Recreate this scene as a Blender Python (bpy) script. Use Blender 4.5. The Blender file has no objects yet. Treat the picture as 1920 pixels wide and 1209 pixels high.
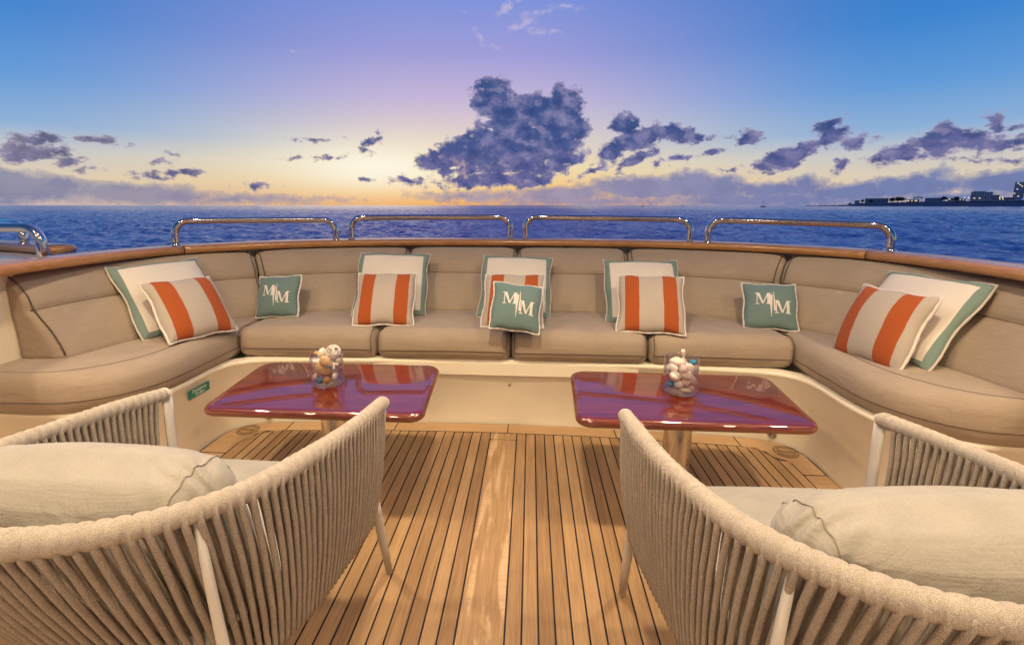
import bpy, math, random
import numpy as np
from mathutils import Vector, Matrix
random.seed(7); np.random.seed(7)
C = bpy.context.scene.collection
SC = bpy.context.scene
R = math.radians
PI = math.pi

# ------------------------------------------------------------------ camera, world, sun, exposure
EYE = (0.13, 0.0, 1.12)
cd = bpy.data.cameras.new('camera'); cam = bpy.data.objects.new('camera', cd); C.objects.link(cam)
cd.sensor_width = 36; cd.lens = 15.994; cd.shift_x = 0.012; cd.shift_y = -0.04
cd.clip_start = 0.02; cd.clip_end = 60000
cam.location = EYE; cam.rotation_euler = (R(90 - 9.5), 0, R(3.9))
SC.camera = cam
SC.view_settings.view_transform = 'Standard'; SC.view_settings.look = 'None'
SC.view_settings.exposure = 0.0; SC.view_settings.gamma = 1.0
SC.cycles.max_bounces = 8; SC.cycles.transparent_max_bounces = 12
SC.cycles.caustics_reflective = False; SC.cycles.caustics_refractive = False
SC.cycles.sample_clamp_indirect = 3.0

def lin(r, g, b):
    f = lambda c: (c/255/12.92) if c/255 <= 0.04045 else ((c/255 + 0.055)/1.055)**2.4
    return (f(r), f(g), f(b), 1)

class NT:
    def __init__(s, tree): s.t = tree; s.n = tree.nodes; s.l = tree.links
    def new(s, t, **kw):
        n = s.n.new(t)
        for k, v in kw.items(): setattr(n, k, v)
        return n
    def put(s, inp, v):
        if isinstance(v, bpy.types.NodeSocket): s.l.new(v, inp)
        elif v is not None: inp.default_value = v
    def m(s, op, a, b=None, c=None, clamp=False):
        n = s.new('ShaderNodeMath', operation=op); n.use_clamp = clamp
        for i, v in enumerate((a, b, c)):
            if v is not None: s.put(n.inputs[i], v)
        return n.outputs[0]
    def vm(s, op, a, b=None, out=0):
        n = s.new('ShaderNodeVectorMath', operation=op)
        s.put(n.inputs[0], a)
        if b is not None: s.put(n.inputs[1], b)
        return n.outputs[out]
    def ss(s, v, lo, hi, a=0., b=1.):
        n = s.new('ShaderNodeMapRange', interpolation_type='SMOOTHSTEP')
        for i, q in enumerate((v, lo, hi, a, b)): s.put(n.inputs[i], q)
        return n.outputs[0]
    def mix(s, f, a, b, mode='MIX'):
        n = s.new('ShaderNodeMix', data_type='RGBA', blend_type=mode)
        s.put(n.inputs[0], f); s.put(n.inputs[6], a); s.put(n.inputs[7], b)
        return n.outputs[2]
    def ramp(s, f, stops, interp='LINEAR'):
        n = s.new('ShaderNodeValToRGB'); r = n.color_ramp; r.interpolation = interp
        while len(r.elements) < len(stops): r.elements.new(0.5)
        for e, (p, c) in zip(r.elements, stops): e.position = p; e.color = c
        s.put(n.inputs[0], f); return n.outputs[0]
    def noise(s, vec, scale, detail=3, rough=0.5, dist=0., out=0):
        n = s.new('ShaderNodeTexNoise'); s.put(n.inputs['Vector'], vec)
        n.inputs['Scale'].default_value = scale; n.inputs['Detail'].default_value = detail
        n.inputs['Roughness'].default_value = rough; n.inputs['Distortion'].default_value = dist
        return n.outputs[out]
    def xyz(s, v):
        n = s.new('ShaderNodeSeparateXYZ'); s.put(n.inputs[0], v); return n.outputs
    def comb(s, x=0., y=0., z=0.):
        n = s.new('ShaderNodeCombineXYZ')
        for i, q in enumerate((x, y, z)): s.put(n.inputs[i], q)
        return n.outputs[0]
    def scl(s, v, sc):
        return s.vm('MULTIPLY', v, sc)

SUN_AZ, SUN_EL = -19.5, 2.6
BL = [(-4.7, 12.39, 2.69, 2.32, 0), (-0.8, 10.62, 4.48, 2.3, 9), (3.9, 11.12, 2.39, 2.78, -1), (-2.4, 8.53, 6.08, 2.93, 20), (3.0, 8.17, 3.47, 2.74, -1), (-7.6, 6.06, 5.44, 2.36, 13), (-0.8, 5.44, 6.17, 2.4, 12), (-11.8, 5.4, 2.69, 1.36, 6), (-4.4, 3.23, 7.26, 1.2, 4), (4.1, 5.4, 2.56, 1.0, 24), (-14.7, 2.73, 2.39, 0.5, -7), (0.9, 3.03, 3.25, 0.8, 20), (5.5, 9.02, 1.39, 1.65, -2), (11.1, 9.13, 1.92, 1.16, -23), (10.3, 6.79, 3.05, 1.2, 36), (12.7, 7.48, 2.48, 1.3, 8), (16.4, 8.01, 4.11, 0.86, -9), (12.2, 5.24, 2.7, 0.6, 28), (7.9, 4.22, 2.84, 0.4, 24), (16.0, 5.13, 1.86, 0.4, 8), (23.7, 7.14, 1.1, 0.77, -3), (24.9, 7.17, 0.6, 0.38, -5), (27.3, 4.77, 2.92, 1.08, 20), (28.7, 5.55, 1.8, 0.83, 16), (31.2, 6.75, 1.55, 1.1, 20), (30.6, 7.65, 1.3, 0.71, 15), (33.2, 5.95, 1.4, 0.64, 14), (32.5, 3.88, 1.26, 0.46, 32), (36.6, 4.62, 2.15, 0.86, 12), (38.9, 5.47, 1.76, 1.1, 0), (40.4, 5.6, 1.82, 1.08, -10), (42.6, 5.04, 1.8, 0.69, -4), (39.4, 6.45, 0.89, 0.72, -5), (42.3, 6.86, 0.62, 0.77, 14), (43.5, 6.29, 0.54, 0.34, 14), (42.5, 3.76, 1.86, 0.2, -4), (21.9, 3.66, 1.06, 0.4, 18), (20.1, 5.55, 0.97, 0.29, 8), (-48.3, 5.59, 1.54, 0.63, 0), (-49.2, 4.5, 1.99, 0.79, 9), (-47.0, 4.9, 0.91, 0.54, 3), (-50.1, 4.13, 1.24, 0.62, 4), (-44.1, 5.93, 1.22, 0.34, 0), (-46.5, 3.79, 1.15, 0.32, 3), (-45.8, 3.31, 1.48, 0.25, 0), (-38.4, 3.35, 1.53, 0.47, 8), (-40.4, 2.65, 1.76, 0.3, 1), (-39.8, 4.42, 0.43, 0.2, 3), (-31.6, 2.01, 1.56, 0.28, 1), (-25.4, 7.32, 1.35, 0.2, 3), (-23.6, 5.43, 1.16, 0.28, 10), (-18.9, 7.54, 0.98, 0.55, 32), (-19.8, 6.32, 0.61, 0.5, 2), (-27.4, 5.17, 0.66, 0.2, 2), (-19.7, 2.93, 0.55, 0.3, 0), (-38.5, 5.11, 0.53, 0.2, 4)]
BK = [(-49.8, 1.58, 6.08, 1.53, -2), (-42.2, 1.17, 9.02, 1.12, -3), (-31.7, 0.69, 9.36, 0.64, -1), (-24.0, 0.67, 3.48, 0.3, 1), (-6.3, 1.11, 9.24, 0.77, 0), (3.5, 1.29, 8.96, 1.15, 3), (12.9, 2.05, 7.32, 1.61, -1), (19.9, 2.08, 5.94, 1.77, -7), (18.4, 2.99, 1.68, 0.83, -1), (26.6, 1.51, 5.76, 1.12, -1), (29.6, 2.16, 2.07, 1.08, -1), (33.5, 1.19, 5.46, 1.12, 3), (37.7, 1.7, 4.44, 1.34, 8), (39.2, 2.59, 1.36, 0.75, 23), (43.4, 1.76, 3.6, 1.32, 1), (40.3, 0.7, 6.8, 0.7, 0), (6, 0.45, 15, 0.8, 0), (25, 0.5, 14, 1.0, 0), (55, 1.5, 9, 1.4, 0), (-62, 1.8, 9, 1.5, 0)]
WI = [(-2.8, 21.51, 2.48, 0.69, 29), (0.6, 20.95, 3.36, 0.5, -1), (3.7, 21.34, 3.0, 0.59, -3), (-6.2, 18.71, 2.23, 0.46, -40), (-4.0, 17.67, 1.89, 0.32, -30), (-7.7, 21.22, 0.73, 0.29, 1), (1.3, 19.17, 2.48, 0.61, -2), (-1.2, 19.99, 2.48, 0.7, 19), (-20.4, 18.5, 0.8, 0.2, 5), (-26.9, 16.09, 1.9, 0.2, 6), (5.8, 21.23, 1.2, 0.29, -3)]

def build_world():
    w = bpy.data.worlds.new('World'); SC.world = w; w.use_nodes = True
    T = NT(w.node_tree); T.n.clear()
    gen = T.new('ShaderNodeTexCoord').outputs['Generated']
    x, y, z = T.xyz(gen)
    az = T.m('MULTIPLY', T.m('ARCTAN2', x, y), 57.2958)
    el = T.m('MULTIPLY', T.m('ARCSINE', z), 57.2958)
    e60 = T.m('DIVIDE', el, 60.0, clamp=True)
    d = lambda a: a/60
    mid = T.ramp(e60, [(0, lin(240, 170, 84)), (d(1.4), lin(246, 190, 100)), (d(4.5), lin(244, 222, 172)), (d(8), lin(228, 211, 200)),
                       (d(12), lin(200, 184, 216)), (d(17), lin(160, 158, 217)), (d(23), lin(122, 146, 219)), (d(40), lin(134, 110, 186)), (1, lin(92, 106, 176))])
    side = T.ramp(e60, [(0, lin(196, 178, 178)), (d(2.5), lin(222, 206, 180)), (d(4.8), lin(200, 200, 200)), (d(7), lin(140, 176, 216)),
                        (d(11), lin(96, 154, 216)), (d(16), lin(62, 133, 208)), (d(24), lin(46, 112, 190)), (d(40), lin(74, 108, 184)), (1, lin(80, 106, 174))])
    t = T.ss(T.m('ABSOLUTE', T.m('ADD', az, 8.0)), 3.0, 46.0)
    sky = T.mix(t, mid, side)
    # the glow round the set sun
    ga = T.m('MULTIPLY', T.m('SUBTRACT', az, -18.5), 1/11.0); ge = T.m('MULTIPLY', T.m('SUBTRACT', el, 4.3), 1/2.9)
    g = T.m('EXPONENT', T.m('MULTIPLY', T.m('ADD', T.m('MULTIPLY', ga, ga), T.m('MULTIPLY', ge, ge)), -1.0))
    sky = T.mix(T.m('MULTIPLY', g, 0.85), sky, lin(255, 250, 232))
    # clouds laid out by compass bearing and elevation
    p = T.comb(az, el, 0.)
    n1 = T.noise(T.scl(p, (1, 1.5, 1)), 0.42, 4, 0.55, out=1)
    warp = T.vm('MULTIPLY', T.vm('SUBTRACT', n1, (0.5, 0.5, 0.5)), (2.4, 1.5, 0))
    pw = T.vm('ADD', p, warp)
    fb = T.noise(T.scl(p, (1, 1.35, 1)), 0.80, 7, 0.57)
    fb2 = T.noise(T.vm('ADD', T.scl(p, (1, 1.5, 1)), (31.0, 7.0, 3.0)), 0.33, 4, 0.52)
    def field(blobs, src):
        acc = None
        for (a, e, sx, sy, rot) in blobs:
            mp = T.new('ShaderNodeMapping', vector_type='TEXTURE')
            q = src
            if acc is not None:      # ties each blob to the one before, so that the shader stays small enough to compile
                ma = T.new('ShaderNodeVectorMath', operation='MULTIPLY_ADD'); T.put(ma.inputs[0], acc); ma.inputs[1].default_value = (1e-6,)*3; T.put(ma.inputs[2], src); q = ma.outputs[0]
            T.put(mp.inputs[0], q)
            mp.inputs['Location'].default_value = (a, e, 0); mp.inputs['Rotation'].default_value = (0, 0, R(rot))
            mp.inputs['Scale'].default_value = (sx, sy, 1)
            ln = T.vm('LENGTH', mp.outputs[0], out=1)
            s = min(sy*1.15, 1.9)
            v = T.m('MULTIPLY_ADD', ln, -s, s)
            acc = v if acc is None else T.m('MAXIMUM', acc, v)
        return acc
    fine_n = T.noise(T.scl(p, (1, 1.5, 1)), 3.2, 5, 0.6)
    nz = T.m('ADD', T.m('SUBTRACT', fb, 0.5), T.m('MULTIPLY', T.m('SUBTRACT', fine_n, 0.5), 0.28))
    # pale bank
    f = T.m('ADD', T.m('ADD', field(BK, pw), 0.12), T.m('MULTIPLY', nz, 1.5))
    aB = T.ss(f, -0.02, 0.3)
    bcol = T.ramp(T.m('MULTIPLY_ADD', az, 1/120, 0.5), [(0.08, lin(140, 140, 166)), (0.3, lin(170, 156, 168)), (0.46, lin(166, 154, 174)), (0.6, lin(140, 140, 178)), (0.75, lin(108, 122, 174)), (0.9, lin(94, 118, 176))])
    bcol = T.mix(T.ss(fb2, 0.42, 0.62, 0.0, 0.35), bcol, lin(96, 104, 160))
    bedge = T.mix(T.ss(f, 0.15, 0.9, 0.55, 0.0), bcol, sky)
    sky = T.mix(T.m('MULTIPLY', aB, 0.92), sky, bedge)
    # dark cumulus
    f = T.m('ADD', T.m('ADD', field(BL, pw), 0.20), T.m('MULTIPLY', nz, 2.3))
    holes = field([(0.0, 9.1, 1.0, 0.4, 8), (-4.9, 8.8, 0.45, 0.32, 0), (-1.4, 11.0, 0.35, 0.28, 0), (1.3, 5.1, 1.2, 0.35, 12), (-2.2, 4.0, 1.5, 0.3, 8), (-9.3, 4.6, 1.3, 0.25, 6)], pw)
    f = T.m('SUBTRACT', f, T.m('MULTIPLY', T.m('MAXIMUM', T.m('ADD', holes, 0.12), 0.0), 2.0))
    aC = T.ss(f, -0.02, 0.30)
    leftness = T.ss(az, -20., -42.)
    dark = T.mix(leftness, lin(64, 84, 138), lin(92, 98, 124))
    pale = T.mix(leftness, lin(132, 130, 172), lin(150, 142, 150))
    col = T.mix(T.ss(T.m('ADD', fb2, T.m('MULTIPLY', nz, 0.45)), 0.40, 0.72, 0.0, 0.85), dark, pale)
    col = T.mix(T.ss(el, 9.0, 3.0, 0.0, 0.55), col, lin(112, 106, 154))
    fa = T.noise(T.scl(p, (1, 1.25, 1)), 0.52, 2, 0.5)
    fbs = T.noise(T.scl(T.vm('ADD', p, (-0.75, -0.5, 0.)), (1, 1.25, 1)), 0.52, 2, 0.5)
    emb = T.m('ADD', T.m('SUBTRACT', fa, fbs), T.m('MULTIPLY', nz, 0.12))          # puffs turned to the set sun are lighter, those turned away darker
    col = T.mix(T.ss(emb, 0.03, 0.22, 0.0, 0.45), col, T.mix(T.ss(g, 0.02, 0.4), lin(160, 150, 184), lin(226, 190, 172)))
    col = T.mix(T.ss(emb, -0.03, -0.20, 0.0, 0.5), col, T.mix(leftness, lin(50, 66, 122), lin(78, 82, 108)))
    rim = T.ss(f, 0.05, 0.62, 0.85, 0.0)
    warmrim = T.ss(T.m('ADD', g, T.ss(el, 7., 2., 0., 0.35)), 0.05, 0.5)
    col = T.mix(rim, col, T.mix(0.45, sky, T.mix(warmrim, lin(196, 180, 206), lin(255, 232, 190))))
    sky = T.mix(aC, sky, col)
    # thin wisps high up
    f = T.m('ADD', field(WI, pw), T.m('MULTIPLY', nz, 1.9))
    sky = T.mix(T.ss(f, 0.1, 0.9, 0.0, 0.5), sky, lin(214, 200, 214))
    # behind the boat the dusk is darker
    back = T.ss(y, -0.3, 0.4, 0.42, 1.0)
    sky = T.mix(1.0, sky, T.comb(back, back, back), 'MULTIPLY')
    low = T.ss(el, -0.6, -0.05)
    sky = T.mix(low, lin(30, 54, 110), sky)
    nis = T.new('ShaderNodeTexSky', sky_type='NISHITA'); nis.sun_disc = False
    nis.sun_elevation = R(SUN_EL); nis.sun_rotation = R(SUN_AZ)
    b1 = T.new('ShaderNodeBackground'); T.put(b1.inputs[0], sky); b1.inputs[1].default_value = 1.0
    b2 = T.new('ShaderNodeBackground'); T.put(b2.inputs[0], nis.outputs[0]); b2.inputs[1].default_value = 0.0
    o = T.new('ShaderNodeOutputWorld')
    T.l.new(b1.outputs[0], o.inputs[0])
build_world()

sd = bpy.data.lights.new('sun', 'SUN'); sd.energy = 0.03; sd.angle = R(24); sd.color = (1, 0.62, 0.34)
so = bpy.data.objects.new('sun', sd); C.objects.link(so)
so.rotation_euler = Vector((-math.sin(R(SUN_AZ))*math.cos(R(SUN_EL)), -math.cos(R(SUN_AZ))*math.cos(R(SUN_EL)), -math.sin(R(SUN_EL)))).to_track_quat('-Z', 'Y').to_euler()

# ------------------------------------------------------------------ object helpers
def mesh_obj(name, verts, faces, mat=None, parent=None, smooth=True, mats=None, midx=None):
    me = bpy.data.meshes.new(name)
    me.from_pydata([tuple(map(float, v)) for v in verts], [], [tuple(f) for f in faces])
    me.validate(); me.update()
    if mats:
        for m_ in mats: me.materials.append(m_)
        if midx is not None: me.polygons.foreach_set('material_index', list(midx))
    elif mat: me.materials.append(mat)
    if smooth: me.polygons.foreach_set('use_smooth', [True]*len(me.polygons))
    o = bpy.data.objects.new(name, me); C.objects.link(o)
    if parent: o.parent = parent
    return o
def tag(o, label=None, cat=None, group=None, kind=None):
    if label: o['label'] = label
    if cat: o['category'] = cat
    if group: o['group'] = group
    if kind: o['kind'] = kind
    return o
def thing(name, label, cat, loc=(0, 0, 0), rz=0, group=None):
    o = bpy.data.objects.new(name, None); C.objects.link(o); o.empty_display_size = 0.1
    o.location = loc; o.rotation_euler = (0, 0, rz)
    return tag(o, label, cat, group)

class MB:
    def __init__(s): s.v = []; s.f = []
    def add(s, vs, fs):
        n = len(s.v); s.v += [tuple(q) for q in vs]; s.f += [tuple(i + n for i in f) for f in fs]
        return s
    def box(s, x0, x1, y0, y1, z0, z1):
        vs = [(x, y, z) for z in (z0, z1) for x, y in ((x0, y0), (x1, y0), (x1, y1), (x0, y1))]
        return s.add(vs, [(3, 2, 1, 0), (4, 5, 6, 7), (0, 1, 5, 4), (1, 2, 6, 5), (2, 3, 7, 6), (3, 0, 4, 7)])
    def tube(s, pts, r, n=8, closed=False, cap=True, ref=None, ab=None):
        pts = [Vector(p) for p in pts]; m = len(pts)
        rs = r if hasattr(r, '__len__') else [r]*m
        rings = []; prev = None
        for i, p in enumerate(pts):
            a = pts[(i-1) % m] if (closed or i > 0) else p
            b = pts[(i+1) % m] if (closed or i < m-1) else p
            t = (b - a).normalized() if (b-a).length > 1e-9 else Vector((0, 0, 1))
            if ref is not None: e = Vector(ref)
            elif prev is None: e = Vector((0, 0, 1)) if abs(t.z) < 0.9 else Vector((1, 0, 0))
            else: e = prev
            e1 = (e - t*e.dot(t)).normalized(); e2 = t.cross(e1); prev = e1
            A, B = ab if ab else (1, 1)
            rings.append([p + (e1*math.cos(q)*A + e2*math.sin(q)*B)*rs[i] for q in [2*PI*k/n for k in range(n)]])
        vs = [v for ring in rings for v in ring]; fs = []
        L = m if closed else m-1
        for i in range(L):
            j = (i+1) % m
            for k in range(n):
                k2 = (k+1) % n
                fs.append((i*n+k, i*n+k2, j*n+k2, j*n+k))
        if cap and not closed:
            fs.append(tuple(range(n-1, -1, -1))); fs.append(tuple((m-1)*n+k for k in range(n)))
        return s.add(vs, fs)
    def lathe(s, prof, n=32, c=(0, 0, 0), closed=False):
        vs = []; fs = []; m = len(prof)
        for r, z in prof:
            for k in range(n): vs.append((c[0]+r*math.cos(2*PI*k/n), c[1]+r*math.sin(2*PI*k/n), c[2]+z))
        for i in range(m if closed else m-1):
            j = (i+1) % m
            for k in range(n):
                k2 = (k+1) % n; fs.append((i*n+k, i*n+k2, j*n+k2, j*n+k))
        return s.add(vs, fs)
    def prism(s, poly, z0, z1):
        n = len(poly)
        vs = [(x, y, z0) for x, y in poly] + [(x, y, z1) for x, y in poly]
        return s.add(vs, [tuple(range(n-1, -1, -1)), tuple(range(n, 2*n))] + [(i, (i+1) % n, n+(i+1) % n, n+i) for i in range(n)])
    def xf(s, fn): s.v = [tuple(fn(*v)) for v in s.v]; return s
    def build(s, name, mat, parent=None, smooth=True): return mesh_obj(name, s.v, s.f, mat, parent, smooth)

def flat(o):
    o.data.polygons.foreach_set('use_smooth', [False]*len(o.data.polygons)); return o
def bevel(o, w, seg=2, ang=35):
    m = o.modifiers.new('bevel', 'BEVEL'); m.width = w; m.segments = seg; m.limit_method = 'ANGLE'; m.angle_limit = R(ang)
    m.harden_normals = False
    return o

def rbox(L, D, H, r, nx=12, ny=8, nz=6, kr=4):
    def axis(half, n):
        a = [-half + r*i/kr for i in range(kr)] + [-half + r + (2*half-2*r)*i/n for i in range(n+1)] + [half - r + r*(i+1)/kr for i in range(kr)]
        return a
    X, Y, Z = axis(L/2, nx), axis(D/2, ny), axis(H/2, nz)
    idx = {}; vs = []; fs = []
    def V(i, j, k):
        key = (i, j, k)
        if key not in idx:
            p = (X[i], Y[j], Z[k]); h = (L/2, D/2, H/2)
            c = [max(-h[q]+r, min(h[q]-r, p[q])) for q in range(3)]
            d = [p[q]-c[q] for q in range(3)]; m = max(abs(q) for q in d)
            l = math.sqrt(sum(q*q for q in d))
            if l > 0:
                d = [q/l*m for q in d]
            idx[key] = len(vs); vs.append(tuple(c[q]+d[q] for q in range(3)))
        return idx[key]
    a, b, c = len(X)-1, len(Y)-1, len(Z)-1
    for i in range(a):
        for j in range(b):
            fs.append((V(i, j, 0), V(i, j+1, 0), V(i+1, j+1, 0), V(i+1, j, 0)))
            fs.append((V(i, j, c), V(i+1, j, c), V(i+1, j+1, c), V(i, j+1, c)))
    for i in range(a):
        for k in range(c):
            fs.append((V(i, 0, k), V(i+1, 0, k), V(i+1, 0, k+1), V(i, 0, k+1)))
            fs.append((V(i, b, k), V(i, b, k+1), V(i+1, b, k+1), V(i+1, b, k)))
    for j in range(b):
        for k in range(c):
            fs.append((V(0, j, k), V(0, j, k+1), V(0, j+1, k+1), V(0, j+1, k)))
            fs.append((V(a, j, k), V(a, j+1, k), V(a, j+1, k+1), V(a, j, k+1)))
    return vs, fs

class Path:
    def __init__(s, pts, sub=16):
        P = [Vector((p[0], p[1], p[2] if len(p) > 2 else 0)) for p in pts]; out = []
        for i in range(len(P)-1):
            p0 = P[i-1] if i else P[0]*2-P[1]; p3 = P[i+2] if i+2 < len(P) else P[-1]*2-P[-2]
            for k in range(sub):
                t = k/sub
                out.append(0.5*((2*P[i]) + (P[i+1]-p0)*t + (2*p0-5*P[i]+4*P[i+1]-p3)*t*t + (3*P[i]-p0-3*P[i+1]+p3)*t**3))
        out.append(P[-1]); s.p = out; s.L = [0.]
        for a, b in zip(out, out[1:]): s.L.append(s.L[-1] + (b-a).length)
        s.len = s.L[-1]; s._L = np.array(s.L); s._p = np.array([tuple(q) for q in out])
        s.knots = [s.L[min(i*sub, len(s.L)-1)] for i in range(len(P))]
    def at(s, d):
        return Vector([float(np.interp(d, s._L, s._p[:, k])) for k in range(3)])

def smooth_noise(seed, n=5, f0=6, f1=16):
    rs = random.Random(seed)
    W = [(Vector((rs.uniform(-1, 1), rs.uniform(-1, 1), rs.uniform(-1, 1))).normalized()*rs.uniform(f0, f1), rs.uniform(0, 6.28)) for _ in range(n)]
    return lambda x, y, z: sum(math.sin(w.x*x + w.y*y + w.z*z + ph) for w, ph in W)/n

# ------------------------------------------------------------------ materials
def mat(name, base=(0.5, 0.5, 0.5, 1), rough=0.5, metal=0., **kw):
    m = bpy.data.materials.new(name); m.use_nodes = True
    T = NT(m.node_tree); b = T.n['Principled BSDF']; T.b = b
    if not isinstance(base, bpy.types.NodeSocket): b.inputs['Base Color'].default_value = tuple(base)[:3] + (1,)
    b.inputs['Roughness'].default_value = rough; b.inputs['Metallic'].default_value = metal
    for k, v in kw.items(): b.inputs[k.replace('_', ' ')].default_value = v
    return m, T, b
def bump(T, b, h, strength=0.3, dist=0.002):
    n = T.new('ShaderNodeBump'); n.inputs['Strength'].default_value = strength; n.inputs['Distance'].default_value = dist
    T.put(n.inputs['Height'], h); T.l.new(n.outputs[0], b.inputs['Normal'])
def obj_co(T): return T.new('ShaderNodeTexCoord').outputs['Object']
def geo_co(T): return T.new('ShaderNodeNewGeometry').outputs['Position']

def fabric(name, c, var=0.12, scale=1.0, slub=0.5, bmp=0.35, rough=0.9, wrk=0.35, scuff=False):
    m, T, b = mat(name, rough=rough); co = obj_co(T)
    big = T.noise(co, 5*scale, 4, 0.6)
    fine = T.noise(T.scl(co, (900, 900, 900)), 1.0, 1)
    s1 = T.noise(T.scl(co, (420, 420, 14)), 1.0, 2); s2 = T.noise(T.scl(co, (14, 14, 420)), 1.0, 2)
    v = T.m('ADD', T.m('MULTIPLY', T.m('SUBTRACT', big, 0.5), 2*var),
            T.m('MULTIPLY', T.m('SUBTRACT', T.m('ADD', T.m('ADD', s1, s2), fine), 1.5), slub))
    v = T.m('ADD', v, 1.0)
    col = T.mix(1.0, tuple(c)[:3]+(1,), T.comb(v, v, v), 'MULTIPLY')
    T.put(b.inputs['Base Color'], col)
    b.inputs['Sheen Weight'].default_value = 0.15; b.inputs['Specular IOR Level'].default_value = 0.2
    wr = T.noise(T.scl(co, (1, 1, 2.2)), 7.0, 4, 0.55, 1.6)
    if scuff:
        sc_ = T.noise(co, 11, 5, 0.7)
        col = T.mix(T.ss(sc_, 0.58, 0.72, 0, 0.22), col, tuple(min(1, q*1.5) for q in tuple(c)[:3])+(1,)); T.put(b.inputs['Base Color'], col)
    bump(T, b, T.m('ADD', T.m('MULTIPLY', T.m('ADD', s1, s2), 0.10), wr), wrk, 0.014)
    return m
M = {}
M['sofa'] = fabric('sofa_canvas', (0.375, 0.292, 0.212), 0.16, 1.0, 0.26, wrk=0.30, scuff=True)
M['piping'] = fabric('sofa_piping', (0.13, 0.09, 0.06), 0.05, 1, 0.1)
M['chair_cushion'] = fabric('chair_linen', (0.345, 0.315, 0.262), 0.10, 2.0, 0.26)
M['seam_linen'] = fabric('linen_seam', (0.25, 0.215, 0.165), 0.05, 1, 0.1)
M['white_cord'] = fabric('white_cord', (0.72, 0.66, 0.58), 0.05, 1, 0.25)
M['cream_cord'] = fabric('cream_cord', (0.58, 0.5, 0.42), 0.05, 1, 0.25)
M['teal'] = fabric('teal_cloth', (0.15, 0.225, 0.21), 0.08, 2, 0.12, 0.2)
M['letter'] = fabric('monogram_thread', (0.74, 0.69, 0.62), 0.04, 2, 0.1, 0.2)

def pillow_mat(name, kind, half):
    m, T, b = mat(name, rough=0.92); co = obj_co(T); x, y, z = T.xyz(co)
    fine = T.noise(T.scl(co, (500, 500, 500)), 1.0, 2); big = T.noise(co, 9, 3)
    if kind == 'stripe':
        a = T.m('DIVIDE', T.m('ABSOLUTE', T.m('ADD', x, T.m('MULTIPLY', T.m('SUBTRACT', T.noise(co, 14, 2), 0.5), 0.006))), half)
        f = T.m('MULTIPLY', T.m('GREATER_THAN', a, 0.37), T.m('LESS_THAN', a, 0.81))
        col = T.mix(f, (0.47, 0.40, 0.325, 1), (0.39, 0.088, 0.022, 1))
    else:
        a = T.m('MAXIMUM', T.m('ABSOLUTE', x), T.m('ABSOLUTE', z))
        f = T.m('MAXIMUM', T.m('GREATER_THAN', a, half*0.865), T.m('GREATER_THAN', y, 0.004))
        col = T.mix(f, (0.70, 0.63, 0.53, 1), (0.19, 0.262, 0.225, 1))
    v = T.m('ADD', 0.86, T.m('MULTIPLY', T.m('ADD', fine, big), 0.14))
    T.put(b.inputs['Base Color'], T.mix(1.0, col, T.comb(v, v, v), 'MULTIPLY'))
    b.inputs['Specular IOR Level'].default_value = 0.2; b.inputs['Sheen Weight'].default_value = 0.1
    bump(T, b, T.m('ADD', fine, T.m('MULTIPLY', big, 6)), 0.35, 0.0015)
    return m
M['stripe'] = pillow_mat('striped_cloth', 'stripe', 0.155)
M['border'] = pillow_mat('bordered_cloth', 'border', 0.200)

def rope_mat(name, a, c, sc=1300):
    m, T, b = mat(name, rough=0.95); co = obj_co(T)
    f = T.noise(co, sc, 2, 0.6); g = T.noise(co, 40, 3)
    col = T.mix(T.ss(f, 0.38, 0.62), a, c)
    v = T.m('ADD', 0.85, T.m('MULTIPLY', g, 0.3))
    T.put(b.inputs['Base Color'], T.mix(1.0, col, T.comb(v, v, v), 'MULTIPLY'))
    b.inputs['Specular IOR Level'].default_value = 0.15; bump(T, b, f, 0.6, 0.002)
    return m
M['rope'] = rope_mat('woven_rope', (0.20, 0.16, 0.12, 1), (0.56, 0.475, 0.375, 1))
M['rope_rail'] = rope_mat('rail_rope', (0.30, 0.25, 0.195, 1), (0.60, 0.52, 0.42, 1))

def cream():
    m, T, b = mat('cream_gelcoat', rough=0.28); co = geo_co(T)
    n = T.noise(co, 2.5, 4); v = T.m('ADD', 0.94, T.m('MULTIPLY', n, 0.12))
    T.put(b.inputs['Base Color'], T.mix(1.0, (0.84, 0.75, 0.58, 1), T.comb(v, v, v), 'MULTIPLY'))
    return m
M['cream'] = cream()
M['paint'] = mat('white_metal', (0.60, 0.55, 0.46), 0.4)[0]
M['black'] = mat('black_caulk', (0.012, 0.011, 0.010), 0.6)[0]
M['rubber'] = mat('grey_foot', (0.35, 0.30, 0.24), 0.6)[0]
def steel():
    m, T, b = mat('stainless', (0.78, 0.74, 0.69), 0.1, 1.0); co = obj_co(T)
    T.put(b.inputs['Roughness'], T.m('ADD', 0.06, T.m('MULTIPLY', T.noise(co, 30, 4), 0.03)))
    return m
M['steel'] = steel()

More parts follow.
